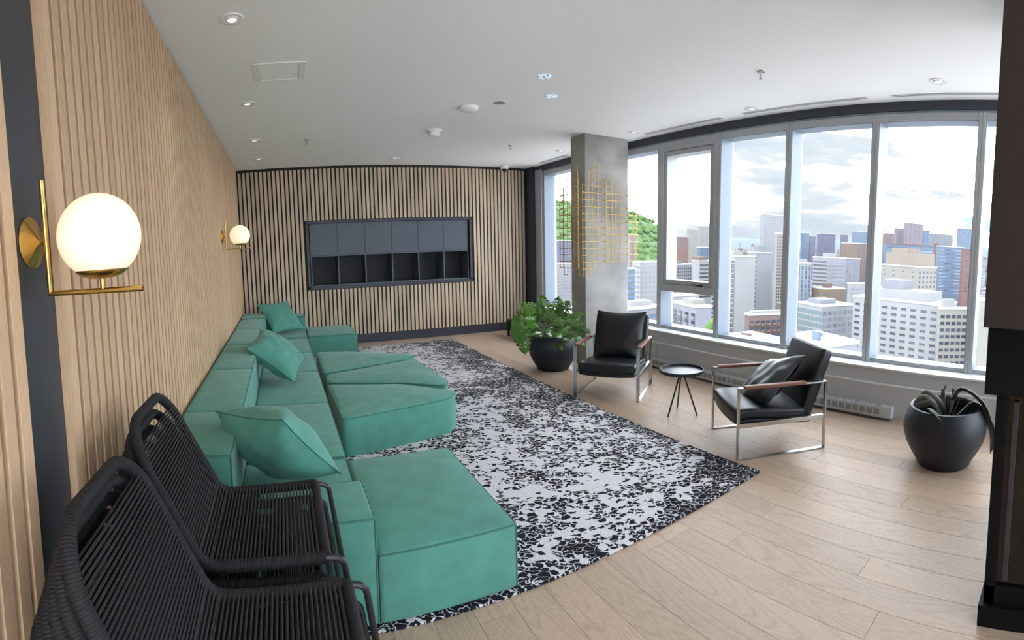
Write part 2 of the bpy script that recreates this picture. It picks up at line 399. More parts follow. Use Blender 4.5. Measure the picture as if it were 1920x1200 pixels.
def tag(o, label, cat, group=None, kind=None):
    o['label'] = label; o['category'] = cat
    if group: o['group'] = group
    if kind: o['kind'] = kind
    return o
def struct(o, label=None):
    o['kind'] = 'structure'
    if label: o['label'] = label
    return o
def thing(name, label, cat, loc=(0, 0, 0), rotz=0, group=None, rot=None):
    o = bpy.data.objects.new(name, None); C.objects.link(o); o.location = loc
    o.rotation_euler = rot if rot else (0, 0, rotz); o.empty_display_size = .1
    return tag(o, label, cat, group)
def round_path(pts, r, seg=5, closed=False):
    P = [Vector(p) for p in pts]; out = []; n = len(P)
    for i in range(n):
        if not closed and i in (0, n - 1): out.append(P[i]); continue
        a, b, c = P[i - 1], P[i], P[(i + 1) % n]
        rr = r[i] if isinstance(r, (list, tuple)) else r
        d1 = (a - b); d2 = (c - b); q = min(rr, d1.length * .49, d2.length * .49)
        s1 = b + d1.normalized() * q; s2 = b + d2.normalized() * q
        for k in range(seg + 1):
            t = k / seg; out.append(s1 * (1 - t) ** 2 + b * 2 * t * (1 - t) + s2 * t * t)
    return out
UNIT = {}
def unit(m):
    """one shared unit cube per material, origin at its centre"""
    if m not in UNIT: UNIT[m] = MB().box(-.5, .5, -.5, .5, -.5, .5).mesh('block_' + m, m, False)
    return UNIT[m]
def ubox(name, m, parent, x0, x1, y0, y1, z0, z1):
    return link(name, unit(m), parent, ((x0 + x1) / 2, (y0 + y1) / 2, (z0 + z1) / 2), None, (x1 - x0, y1 - y0, z1 - z0))

# ------------------------------------------------------------------ the room
XL, XLD, YB, YR, ZC = -.71, -.738, 9.0, -1.9, 3.22
XF, XM, XG, XK = 4.88, 4.89, 5.09, 4.68          # fascia, mullion face, glass, knee wall

# floor: a sub-floor carrying single oak boards
fl = struct(MB().box(-.9, 5.2, YR, YB + .05, -.12, -.018).build('floor', 'oak_backing', smooth=False))
PW = .19
x = -.74; row = 0
while x < 4.70:
    y = YR - random.uniform(0, 1.6); x1 = min(x + PW, 4.70)
    while y < YB:
        ln = random.choice((1.2, 1.6, 1.9, 2.1)); y0 = max(y, YR); y1 = min(y + ln, YB)
        if y1 - y0 > .05:
            b = MB().cbox(x + .0006, x1 - .0006, y0 + .0006, y1 - .0006, -.018, 0, .0012)
            cxp, cyp = (x + x1) / 2, (y0 + y1) / 2
            b.v = [(p[0] - cxp, p[1] - cyp, p[2]) for p in b.v]
            b.build('plank', 'oak_floor', fl, smooth=False, loc=(cxp, cyp, 0))
        y += ln
    x += PW; row += 1

ceil = struct(MB().box(-.9, XF + .02, YR, YB + .1, ZC, ZC + .25).build('ceiling', 'ceiling_white', smooth=False))
struct(MB().box(XF + .02, 5.4, YR, YB + .1, ZC - .02, ZC + .25).build('trim_1', 'black_backing', smooth=False))

# left wall: dark paint with two fields of oak slats
wl = struct(MB().box(-.9, XLD, YR, YB + .1, -.1, ZC).build('wall_left', 'navy_paint', smooth=False))
P, SW = .0815, .056
def left_field(ya, n, z1):
    MB().box(XLD, XLD + .008, ya, ya + n * P - (P - SW), .0, z1).build('slat_backing', 'oak_backing', wl, smooth=False)
    me = MB().cbox(-.011, .010, -SW / 2, SW / 2, 0, z1 - .012, .0015).mesh('slat', 'oak_slat', False)
    for i in range(n):
        link('slat', me, wl, (XLD + .017, ya + i * P + SW / 2, .0))
    return me
left_field(1.525, 64, ZC)
yj = 1.525 + 64 * P + .012
left_field(yj, int((YB - .012 - yj) / P), ZC)
left_field(1.225 - 28 * P + (P - SW), 28, ZC)
# flat solid end piece of the slat field
MB().box(XLD, XL, 1.497, 1.525, 0, ZC - .004).build('end_board', 'oak_slat', wl, smooth=False)

# back wall: black ground with oak slats round a recessed cabinet
NX0, NX1, NZ0, NZ1 = .49, 3.585, 1.045, 2.235
wb = struct(MB().box(XL - .03, NX0, YB, YB + .6, -.1, ZC).box(NX1, 5.3, YB, YB + .6, -.1, ZC).box(NX0, NX1, YB, YB + .6, -.1, NZ0).box(NX0, NX1, YB, YB + .6, NZ1, ZC).box(NX0, NX1, YB + .55, YB + .6, NZ0, NZ1).build('wall_back', 'black_backing', smooth=False))
BP, BW, YSF = .0762, .050, YB - .022
zt, zb = ZC - .045, .165
def bslat(z0, z1):
    return MB().cbox(-BW / 2, BW / 2, 0, .022, z0, z1, .0015).mesh('slat', 'oak_slat_back', False)
full, up, low = bslat(zb, zt), bslat(NZ1 + .03, zt), bslat(zb, NZ0 - .03)
x = XL + .045
while x < 4.79:
    if x + BW / 2 > NX0 - .025 and x - BW / 2 < NX1 + .025:
        link('slat', up, wb, (x, YSF, 0)); link('slat', low, wb, (x, YSF, 0))
    else: link('slat', full, wb, (x, YSF, 0))
    x += BP
struct(MB().cbox(-.70, 4.80, YB - .03, YB, 0, .16, .003).build('baseboard_back', 'navy_trim', smooth=False))
struct(MB().cbox(XL, 4.80, YB - .028, YB, ZC - .042, ZC, .002).build('trim_2', 'black_backing', smooth=False))
# dark pier in the corner beside the windows
struct(MB().box(4.80, 5.2, 8.70, YB, 0, ZC).build('trim_3', 'navy_trim', smooth=False))
struct(MB().cbox(4.86, 5.2, 8.46, 8.70, .4, 3.15, .004).build('trim_4', 'frame_grey', smooth=False))

# recessed cabinet
cab = thing('wall_cabinet', 'dark blue-grey cabinet recessed in the slatted back wall, doors above open cubbies', 'cabinet', (0, YB, 0))
fw = .045
MB().cbox(NX0 - .02, NX1 + .02, -.035, .02, NZ1 - fw + .02, NZ1 + .022, .002).cbox(NX0 - .02, NX1 + .02, -.035, .02, NZ0 - .022, NZ0 + fw - .015, .002).cbox(NX0 - .02, NX0 + fw - .02, -.035, .02, NZ0, NZ1, .002).cbox(NX1 - fw + .02, NX1 + .02, -.035, .02, NZ0, NZ1, .002).build('frame', 'navy_trim', cab, smooth=False)
cw = (NX1 - NX0 - .08) / 6; cx0 = NX0 + .04; zs = 1.625
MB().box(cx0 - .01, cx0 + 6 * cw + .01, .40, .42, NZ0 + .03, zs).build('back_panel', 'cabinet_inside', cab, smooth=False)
MB().cbox(cx0, cx0 + 6 * cw, .012, .42, zs - .012, zs + .012, .002).build('shelf', 'cabinet_blue', cab, smooth=False)
MB().cbox(cx0, cx0 + 6 * cw, .008, .42, NZ0 + .03, NZ0 + .055, .002).build('bottom_panel', 'cabinet_blue', cab, smooth=False)
dv = MB().cbox(-.011, .011, .008, .40, NZ0 + .05, zs - .012, .002).mesh('divider', 'cabinet_blue', False)
for i in range(7): link('divider', dv, cab, (cx0 + i * cw + (.011 if i == 0 else -.011 if i == 6 else 0), 0, 0))
dr = MB().cbox(-cw / 2 + .003, cw / 2 - .003, .006, .026, zs + .014, NZ1 - .027, .002).mesh('door', 'cabinet_blue', False)
for i in range(6): link('door', dr, cab, (cx0 + (i + .5) * cw, 0, 0))

# window wall
COLY0, COLY1 = 5.74, 6.10
wr = struct(bpy.data.objects.new('wall_right', None)); C.objects.link(wr)
for a, b in ((YR, COLY0 - .01), (COLY1 + .01, 8.70)):
    MB().cbox(XK, 5.2, a, b, -.02, .345, .004).build('knee_wall', 'knee_wall', wr, smooth=False)
    MB().cbox(XK + .035, 5.2, a, b, .346, .488, .004).build('upper_panel', 'knee_wall', wr, smooth=False)
    MB().cbox(XK - .004, XK + .035, a, b, .337, .352, .003).build('ledge', 'sill_light', wr, smooth=False)
    MB().cbox(XK + .022, 5.0, a, b, .489, .51, .005).build('sill', 'sill_light', wr, smooth=False)
MB().box(XF, XF + .05, YR, 8.70, 3.125, ZC).build('fascia', 'navy_trim', wr, smooth=False)
MB().cbox(XF + .012, XG, YR, 8.70, 3.105, 3.124, .003).build('head_strip', 'frame_lit_tint', wr, smooth=False)
for sx in (2.62, 5.0):
    MB().box(XK - .0012, XK, sx, sx + .004, .02, .33).build('panel_seam', 'heater_dark', wr, smooth=False)
MY = [8.44, 6.75, 5.195, 4.12, 3.085, 2.03, .915, -.2, -1.8]
for k, y in enumerate(MY):
    hw = .036
    if k: MB().cbox(XM, XG + .06, y - hw, y - .001, .511, 3.104, .003).cbox(XM, XG + .06, y + .001, y + hw, .511, 3.104, .003).build('mullion', 'frame_grey', wr, smooth=False)
wn = 0
for k in range(len(MY) - 1):
    ya, yb = MY[k + 1] + .036, MY[k] - .036
    wn += 1
    wo_ = struct(bpy.data.objects.new('window_%d' % wn, None)); C.objects.link(wo_); wo_.location = (0, 0, 0)
    f = MB().cbox(XM + .004, XG + .04, ya, yb, 3.03, 3.104, .003).cbox(XM + .03, XG + .04, ya, yb, .511, .545, .003)
    f.build('window_frame', 'frame_grey', wo_, smooth=False)
    # reveals round the pane: frame paint retinted bluish for the skylight on them
    MB().box(XM + .006, XG + .03, yb - .006, yb, .545, 3.03).box(XM + .006, XG + .03, ya, ya + .006, .545, 3.03).box(XM + .02, XG + .03, ya, yb, 3.024, 3.030).box(XM + .03, XG + .03, ya, yb, .545, .551).build('reveal', 'frame_lit_tint', wo_, smooth=False)
    if k == 2:   # opening sash above, fixed light below
        zt0, zt1 = 1.05, 1.15
        MB().cbox(XM - .002, XG + .02, ya, yb, zt0, zt1, .003).build('transom', 'frame_grey', wo_, smooth=False)
        sy0, sy1, sz0, sz1, sw = ya + .045, yb - .045, zt1 + .0, 3.03, .062
        MB().cbox(XM - .004, XG, ya, sy0, zt1, sz1, .003).cbox(XM - .004, XG, sy1, yb, zt1, sz1, .003).cbox(XM - .004, XG, sy0, sy1, sz1 - .05, sz1, .003).build('outer_frame', 'frame_grey', wo_, smooth=False)
        q = MB().cbox(XM + .012, XG + .02, sy0 + .004, sy0 + sw, sz0 + .004, sz1 - .054, .005).cbox(XM + .012, XG + .02, sy1 - sw, sy1 - .004, sz0 + .004, sz1 - .054, .005)
        q.cbox(XM + .012, XG + .02, sy0 + sw, sy1 - sw, sz0 + .004, sz0 + sw, .005).cbox(XM + .012, XG + .02, sy0 + sw, sy1 - sw, sz1 - .054 - sw, sz1 - .054, .005)
        sash = q.build('sash', 'frame_grey', wo_, smooth=False)
        MB().cbox(XM - .012, XM + .012, 4.35, 4.45, sz0 + .006, sz0 + .032, .005).tube([(XM - .012, 4.37, sz0 + .02), (XM - .03, 4.40, sz0 + .028), (XM - .03, 4.50, sz0 + .03)], .008, 8).build('handle', 'tube_black', sash)
        MB().box(XG + .004, XG + .012, sy0 + sw - .01, sy1 - sw + .01, sz0 + sw - .01, sz1 - .044 - sw).build('pane', 'window_glass', wo_, smooth=False)
        MB().box(XG, XG + .01, ya, yb, .54, zt0 + .01).build('pane', 'window_glass', wo_, smooth=False)
    else:
        MB().box(XG, XG + .01, ya, yb, .54, 3.035).build('pane', 'window_glass', wo_, smooth=False)
# unseen near end of the room: glazing added and set close for fill light
wre = struct(MB().box(-.9, 5.2, YR - .2, YR, -.1, .12).box(-.9, 5.2, YR - .2, YR, 3.1, ZC).build('wall_rear', 'knee_wall', smooth=False))
for i in range(4):
    xa, xb = -.7 + i * 1.4, -.7 + (i + 1) * 1.4
    wn += 1
    wo_ = struct(bpy.data.objects.new('window_%d' % wn, None)); C.objects.link(wo_)
    MB().cbox(xa, xa + .04, YR - .15, YR, .12, 3.1, .003).cbox(xb - .04, xb, YR - .15, YR, .12, 3.1, .003).cbox(xa + .04, xb - .04, YR - .15, YR, .12, .18, .003).cbox(xa + .04, xb - .04, YR - .15, YR, 3.04, 3.1, .003).build('window_frame', 'frame_grey', wo_, smooth=False)
    MB().box(xa + .03, xb - .03, YR - .1, YR - .09, .17, 3.05).build('pane', 'window_glass', wo_, smooth=False)

# concrete column
col = MB().cbox(4.0, 4.77, COLY0, COLY1, 0, ZC - .001, .008).build('concrete_column', 'concrete', smooth=False)
tag(col, 'square bare concrete column standing in front of the windows', 'column')

# baseboard heater
hy0, hy1 = 1.60, 5.15
ht = thing('baseboard_heater', 'long low grey baseboard heater with slotted grille under the window sill', 'heater', (XK - .002, 0, 0))
MB().cbox(-.085, 0, hy0, hy1, .03, .145, .004).build('casing', 'heater_grey', ht, smooth=False)
MB().cbox(-.05, 0, hy0 + .02, hy1 - .02, 0, .03, .003).build('base', 'heater_dark', ht, smooth=False)
sl1 = MB().box(-.0868, -.0850, -.03, .03, .062, .118).mesh('vent_slot', 'slot_grey', False)
sl2 = MB().box(-.062, -.018, -.03, .03, .145, .1462).mesh('vent_slot', 'slot_grey', False)
y = hy0 + .16
while y < hy1 - .08:
    link('vent_slot', sl1, ht, (0, y, 0)); link('vent_slot', sl2, ht, (0, y, 0)); y += .078

# ------------------------------------------------------------------ rug
RZ = .014
rug = MB().rbox((1.275, 5.30, RZ / 2), (3.45, 6.50, RZ), .006, 2).build('area_rug', 'rug_pile')
tag(rug, 'large black and pale grey speckled area rug on the oak floor', 'rug')

# ------------------------------------------------------------------ green modular sofa
def puffbox(x0, x1, y0, y1, z0, z1, r=.022, puff=.018, mid=8, side=.0):
    c = ((x0 + x1) / 2, (y0 + y1) / 2, (z0 + z1) / 2); sz = (x1 - x0, y1 - y0, z1 - z0)
    def d(p):
        u, v, t = 2 * p.x / sz[0], 2 * p.y / sz[1], 2 * p.z / sz[2]
        q = max(0, 1 - u * u) * max(0, 1 - v * v)
        k = max(0, t) ** 2
        z = p.z + puff * k * q ** .7 + .0022 * k * math.sin(9 * p.x + 5 * p.y + c[1] * 7) * q
        e = max(0, 1 - t * t)
        return (p.x * (1 + side * e * max(0, 1 - v * v) ** .5), p.y * (1 + side * e * max(0, 1 - u * u) ** .5), z)
    return MB().rbox(c, sz, r, 3, (mid, mid, 4), d)
def loop(x0, x1, y0, y1, z, r=.016, ins=.004):
    return round_path([(x0 + ins, y0 + ins, z), (x1 - ins, y0 + ins, z), (x1 - ins, y1 - ins, z), (x0 + ins, y1 - ins, z)], r, 4, True)
def uphol(name, parent, x0, x1, y0, y1, z0, z1, puff=.018, posts=(), side=.004):
    o = puffbox(x0, x1, y0, y1, z0, z1, puff=puff, side=side).build(name, 'suede_green', parent)
    m = MB().tube(loop(x0, x1, y0, y1, z1 - .008), .0055, 6, True)
    for (px, py) in posts: m.tube([(px, py, z0 + .01), (px, py, z1 - .012)], .0045, 6)
    m.build('piping', 'suede_piping', o)
    return o
SZ, BZ, AZ = .335, .685, .51
BX0, BX1, SX1 = -.695, -.31, .352
G = 'modules of the green sofa'
t = thing('sofa_chaise', 'green suede chaise sofa module with front armrest next to the stacked black chairs', 'sofa', (0, 0, RZ), 0, G)
uphol('armrest', t, BX0, .350, 2.08, 2.46, 0, AZ, .012, ((.346, 2.084), (.346, 2.456)))
uphol('backrest', t, BX0, BX1, 2.464, 3.186, 0, BZ, .012, ((BX1 - .004, 2.468),))
uphol('inner_seat', t, BX1 + .003, SX1, 2.464, 3.16, 0, SZ - .004, .01)
uphol('chaise_seat', t, .354, 1.037, 2.08, 3.12, 0, SZ, .022, ((.358, 2.084), (1.033, 2.084), (1.033, 3.116)))
mods = [(3.19, 4.40, 'green suede sofa seat module beside the front chaise, no cushion on it'), (4.404, 5.60, 'green suede sofa seat module holding the leaning middle cushion against its back'),
        (5.604, 6.72, 'green suede sofa seat module facing the farthest wedge ottoman'), (6.724, 7.85, 'green suede sofa seat module adjoining the far chaise')]
for y0, y1, lab in mods:
    t = thing('sofa_module', lab, 'sofa', (0, 0, RZ), 0, G)
    uphol('backrest', t, BX0, BX1, y0, y1, 0, BZ, .014)
    uphol('seat', t, BX1 + .003, SX1, y0, y1, 0, SZ, .02)
t = thing('sofa_chaise', 'green suede chaise sofa module at the slatted back wall', 'sofa', (0, 0, RZ), 0, G)
uphol('backrest', t, BX0, BX1, 7.856, 8.56, 0, BZ + .01, .014)
uphol('armrest', t, BX0, .36, 8.565, 8.94, 0, .60, .012)
uphol('inner_seat', t, BX1 + .003, SX1, 7.856, 8.56, 0, SZ + .012, .012)
uphol('chaise_seat', t, .364, 1.16, 7.90, 8.94, 0, SZ + .012, .02, ((1.156, 7.904),))

def pad(poly, z0, z1, rad=.09, puff=.03, edge=.02):
    P = round_path([(x, y, 0) for x, y in poly], rad, 6, True)
    # resample so that every side is finely divided
    Q = []
    for i in range(len(P)):
        a, b = P[i], P[(i + 1) % len(P)]; k = max(1, int((b - a).length / .06))
        for j in range(k): Q.append(a.lerp(b, j / k))
    cen = sum(Q, Vector()) / len(Q)
    rings = [(1.0, z0), (1.006, z0 + (z1 - z0) * .5), (1.0, z1 - edge), (.995, z1 - edge * .4), (.978, z1)]
    for s_ in (.9, .75, .55, .3): rings.append((s_, z1 + puff * (1 - s_ * s_)))
    vs = []; fs = []; n = len(Q)
    for s_, z in rings:
        for q in Q:
            p = cen + (q - cen) * s_; vs.append((p.x, p.y, z + (.003 * math.sin(9 * q.x + 7 * q.y) if s_ < .95 else 0)))
    for i in range(len(rings) - 1):
        for j in range(n): fs.append((i * n + j, i * n + (j + 1) % n, (i + 1) * n + (j + 1) % n, (i + 1) * n + j))
    fs.append(tuple(range((len(rings) - 1) * n, len(rings) * n))); fs.append(tuple(reversed(range(n))))
    edge_path = [(p.x, p.y, z1 - edge * .5) for p in (cen + (q - cen) * 1.001 for q in Q)]
    return MB()._add(vs, fs), edge_path
OG = 'wedge ottomans in front of the sofa'
otts = [([(.42, 3.93), (1.42, 4.17), (1.56, 4.36), (1.12, 4.80), (.40, 5.02)], 'green suede wedge ottoman nearest the front chaise, wide end to the sofa'),
        ([(.40, 5.10), (1.18, 4.83), (1.52, 4.56), (1.60, 4.72), (1.55, 5.75), (1.36, 5.79), (.42, 5.42)], 'green suede wedge ottoman between the other two, narrow end to the sofa'),
        ([(.40, 5.50), (1.40, 5.86), (1.62, 6.02), (1.52, 6.20), (.80, 6.62), (.40, 6.72)], 'green suede wedge ottoman closest to the slatted back wall')]
for poly, lab in otts:
    cx_ = sum(p[0] for p in poly) / len(poly); cy_ = sum(p[1] for p in poly) / len(poly)
    t = thing('wedge_ottoman', lab, 'ottoman', (cx_, cy_, RZ), 0, OG)
    m, ep = pad([(x - cx_, y - cy_) for x, y in poly], 0, SZ - .005, .075)
    b = m.build('body', 'suede_green', t)
    MB().tube(ep, .005, 6, True).build('piping', 'suede_piping', t)

# ------------------------------------------------------------------ cushions
def pillow_mesh(s, T, seed=0, n=26, wr=.006, pinch=.10):
    rnd = random.Random(seed); ph = [rnd.uniform(0, 6.3) for _ in range(8)]
    vs = []; fs = []; W = n + 1
    for side in (1, -1):
        for i in range(W):
            for j in range(W):
                u, v = -1 + 2 * i / n, -1 + 2 * j / n
                x = s / 2 * u * (1 - pinch * (1 - v * v) * abs(u) ** 1.5); y = s / 2 * v * (1 - pinch * (1 - u * u) * abs(v) ** 1.5)
                q = max(0, (1 - abs(u) ** 2.6) * (1 - abs(v) ** 2.6)) ** .62
                r_ = math.hypot(u, v); a = math.atan2(v, u)
                wv = wr * (math.sin(7 * a + ph[0]) * r_ * r_ + .7 * math.sin(5 * u + 6 * v + ph[1 if side > 0 else 2]) + .5 * math.sin(11 * u - 7 * v + ph[3])) * q
                vs.append((x, y, side * (T / 2 * q) + wv))
    for k in range(2):
        o = k * W * W
        for i in range(n):
            for j in range(n):
                a = o + i * W + j; q = (a, a + W, a + W + 1, a + 1); fs.append(q if k == 0 else tuple(reversed(q)))
    rim = [(i, 0) for i in range(n)] + [(n, j) for j in range(n)] + [(n - i, n) for i in range(n)] + [(0, n - j) for j in range(n)]
    path = [vs[i * W + j] for i, j in rim]
    return MB()._add(vs, fs), path
def cushion(name, label, group, s, T, loc, normal, up, m='suede_green', pm='suede_piping', seed=1, wr=.006):
    nz = Vector(normal).normalized(); uy = Vector(up); uy = (uy - nz * uy.dot(nz)).normalized(); ux = uy.cross(nz)
    R3 = Matrix((ux, uy, nz)).transposed()
    t = thing(name, label, 'cushion', loc, 0, group, R3.to_euler())
    b, path = pillow_mesh(s, T, seed, wr=wr)
    b.build('cover', m, t, ang=80)
    MB().tube(path, .004, 6, True).build('seam', pm, t)
    return t
PG = 'loose green sofa cushions'
cushion('throw_pillow', 'big plump green pillow tipped against the front chaise by the black chairs', PG, .57, .33, (-.085, 2.79, .625), (.446, .551, .648), (.85, .662, -1.148), seed=3, wr=.009)
cushion('throw_pillow', 'green pillow leaning on the sofa back at the middle seat', PG, .60, .30, (-.10, 5.22, .65), (.55, -.28, .75), (-.72, .05, .62), seed=5, wr=.009)
cushion('throw_pillow', 'green pillow standing on the far chaise against the slatted back wall', PG, .64, .2, (-.06, 8.30, .66), (.41, -.57, .70), (-.29, .40, .5), seed=8, wr=.008)

# ------------------------------------------------------------------ stacked rope chairs
CW = .515
def side(y): return [(.40, y, .455), (.02, y, .437), (-.06, y, .52), (-.215, y, .875)]
def make_rail():
    m = MB()
    h = CW / 2
    pts = [(.40, -h, .455), (.0, -h, .437), (-.185, -h, .80), (-.225, -h + .085, .885), (-.225, h - .085, .885), (-.185, h, .80), (.0, h, .437), (.40, h, .455)]
    m.tube(round_path(pts, [.05, .06, .07, .07, .07, .07, .06, .05], 7), .0195, 12)
    m.tube([(.40, -h, .455), (.40, h, .455)], .0185, 10)
    return m
RAIL = make_rail().mesh('wrapped_frame', 'cord_wrap')
LEGF = MB().tube(round_path([(.39, 0, .455), (.455, 0, .447), (.515, 0, 0)], [.05] * 3, 6), .0105, 8).mesh('leg', 'tube_black')
LEGB = MB().tube(round_path([(.16, 0, .435), (.05, 0, .40), (-.10, 0, 0)], [.05] * 3, 6), .0105, 8).mesh('leg', 'tube_black')
CORD = MB().tube([(0, -CW / 2, 0), (0, 0, -.004), (0, CW / 2, 0)], .0042, 6).mesh('cord', 'cord_black')
def cord_spots(off):
    out = []; n = 26
    for i in range(n):                      # seat
        t_ = i / (n - 1); out.append((.03 + t_ * .345, .440 + t_ * .0135 + off))
    for q in range(4): out.append((.018 - q * .0105 + off * .5, .4445 + q * .0075 + off * .8))
    for i in range(29):                     # back, below the open hand hold
        t_ = i / 28; out.append((-.022 - t_ * .168 + off * .9, .475 + t_ * .338 + off * .42))
    return out
def joined_cords(off):
    m = MB()
    for (x_, z_) in cord_spots(off): m.tube([(x_, -CW / 2, z_), (x_, 0, z_ - .004), (x_, CW / 2, z_)], .0042, 5, caps=False)
    return m
UNDER = joined_cords(-.012).mesh('cord_underside', 'cord_black')
UPPER = joined_cords(.012).mesh('cord_topside', 'cord_black')
ORD = ('first', 'second', 'third', 'fourth', 'fifth', 'sixth')
SCG = 'black rope chairs in two stacks by the slatted wall'
def rope_chair(x, y, z, label, top=False):
    t = thing('rope_chair', label, 'chair', (x, y, z), 0, SCG)
    link('wrapped_frame', RAIL, t)
    for s_ in (-1, 1):
        link('leg', LEGF, t, (0, s_ * CW / 2, 0)); link('leg', LEGB, t, (0, s_ * (CW / 2 - .03), 0))
    link('cord_underside', UNDER, t)['kind'] = 'stuff'
    if top:
        for (x_, z_) in cord_spots(.012): link('cord', CORD, t, (x_, 0, z_))
    else: link('cord_topside', UPPER, t)['kind'] = 'stuff'
    return t
n = 5
for i in range(n):
    k = n - 1 - i                           # places below the top
    rope_chair(-.31 - .022 * k, 1.785, .270 - .0665 * k, 'black woven rope chair on top of the stack next to the green armrest' if k == 0 else 'black woven rope chair, %s from the top of the stack next to the green armrest' % ORD[k], k == 0)
n = 6
for i in range(n):
    k = n - 1 - i
    rope_chair(-.262 - .020 * k, 1.128, .270 - .053 * k, 'black woven rope chair on top of the stack below the brass globe sconce' if k == 0 else 'black woven rope chair, %s from the top of the stack below the brass globe sconce' % ORD[k], k == 0)

# ------------------------------------------------------------------ leather armchairs
AW, AD, AH = .75, .79, .585
def armchair(loc, rotz, label):
    t = thing('lounge_armchair', label, 'armchair', loc, rotz, 'black leather lounge armchairs at the windows')
    for s_ in (-1, 1):
        x0, x1 = sorted((s_ * AW / 2, s_ * (AW / 2 - .038)))
        m = MB().cbox(x0, x1, AD / 2 - .014, AD / 2, .012, AH, .002).cbox(x0, x1, -AD / 2, -AD / 2 + .014, .012, AH, .002).cbox(x0, x1, -AD / 2, AD / 2, 0, .012, .002).cbox(x0, x1, -AD / 2, AD / 2, AH - .012, AH, .002)
        f = m.build('side_frame', 'steel', t, smooth=False)
        MB().rbox(((x0 + x1) / 2, .075, AH + .001), (.05, .54, .03), .009, 2).build('arm_pad', 'walnut', f)
        xa, xb = sorted((s_ * (AW / 2 - .004), s_ * (AW / 2 - .034)))
        MB().cbox(xa, xb, -AD / 2 + .014, AD / 2 - .014, .262, .298, .002).build('seat_rail', 'steel', t, smooth=False)
        for yy in (-.30, -.235, .25): MB().lathe([(0, 0), (.008, 0), (.006, .004), (0, .005)], 10, (s_ * (AW / 2 - .003) if s_ > 0 else s_ * (AW / 2 - .003), yy, .28), 'X').build('bolt', 'chrome', t)
    MB().cbox(-AW / 2 + .03, AW / 2 - .03, -.30, -.265, .255, .268, .002).cbox(-AW / 2 + .03, AW / 2 - .03, .20, .235, .255, .268, .002).build('cross_bar', 'steel', t, smooth=False)
    tilt = Matrix.Rotation(math.radians(5), 4, 'X')
    def bow(p): return (p.x, p.y + (.02 * max(0, p.y / .33) * (1 - (p.x / .33) ** 2)), p.z - .05 * max(0, p.y / .33 - .55) ** 2 * 2 + .012 * (1 - (p.x / .33) ** 2) * (1 if p.z > 0 else -1.2))
    MB().rbox((0, 0, 0), (.655, .68, .085), .03, 3, (8, 8, 1), bow, Matrix.Translation((0, .055, .338)) @ tilt).build('seat_cushion', 'leather_black', t, ang=60)
    MB().rbox((0, 0, 0), (.645, .66, .04), .018, 2, (8, 8, 1), bow, Matrix.Translation((0, .05, .274)) @ tilt).build('seat_base', 'leather_black', t, ang=60)
    lean = Matrix.Translation((0, -.325, .555)) @ Matrix.Rotation(math.radians(20), 4, 'X')
    def pf(p): return (p.x, p.y + .012 * (1 - (p.x / .33) ** 2) * (1 - (p.z / .34) ** 2) * (1 if p.y > 0 else -1), p.z)
    MB().rbox((0, 0, 0), (.655, .10, .60), .026, 3, (8, 1, 8), pf, lean).build('backrest', 'leather_black', t, ang=60)
    return t
a1 = Vector((3.215, 4.243, 0)); d1 = Vector((-.79, -.61, 0)).normalized()
c1 = Vector(((2.993 + 3.439 + 3.621 + 4.096) / 4, (4.544 + 3.943 + 5.052 + 4.419) / 4, 0))
r1_ = math.atan2(d1.y, d1.x) - PI / 2
armchair(c1, r1_, 'black leather steel-framed armchair in front of the concrete column')
d2 = Vector((-.835, .55, 0)).normalized(); r2_ = math.atan2(d2.y, d2.x) - PI / 2
c2 = Vector(((3.465 + 3.691) / 2 + .0, (2.927 + 1.88) / 2, 0))
armchair(c2, r2_, 'black leather steel-framed armchair beside the small round table, seen from its side')
def inchair(c, rz, p): return Matrix.Translation(c) @ Matrix.Rotation(rz, 4, 'Z') @ Vector(p)
def dirchair(rz, p): return Matrix.Rotation(rz, 3, 'Z') @ Vector(p)
LG = 'loose black leather cushions'
cushion('leather_cushion', 'square black leather cushion propped upright in the armchair by the column', LG, .60, .17, inchair(c1, r1_, (-.02, -.175, .615)), dirchair(r1_, (0, .95, .33)), dirchair(r1_, (0, -.33, .95)), 'leather_black', 'leather_black', 11, .004)
cushion('leather_cushion', 'creased black leather cushion slumped diagonally in the armchair by the round table', LG, .59, .17, inchair(c2, r2_, (.015, -.01, .53)), dirchair(r2_, (.05, .60, .78)), dirchair(r2_, (.32, -.60, .46)), 'leather_black', 'leather_black', 14, .009)

# ------------------------------------------------------------------ round side table
tb = thing('side_table', 'small round black tray table on three thin splayed legs between the armchairs', 'table', (3.555, 3.425, 0))
R = .225
MB().lathe([(0, .425), (R - .004, .425), (R, .429), (R, .455), (R - .003, .458), (R - .008, .455), (R - .010, .436), (0, .436)], 48).build('tray_top', 'table_black', tb, ang=30)
MB().lathe([(0, .408), (.05, .408), (.055, .424), (0, .424)], 20).build('hub', 'table_black', tb)
for a in (178, 57, 287):
    ca, sa = math.cos(math.radians(a)), math.sin(math.radians(a))
    MB().tube([(.02 * ca, .02 * sa, .415), (.18 * ca, .18 * sa, 0)], .0085, 8).build('leg', 'table_black', tb)

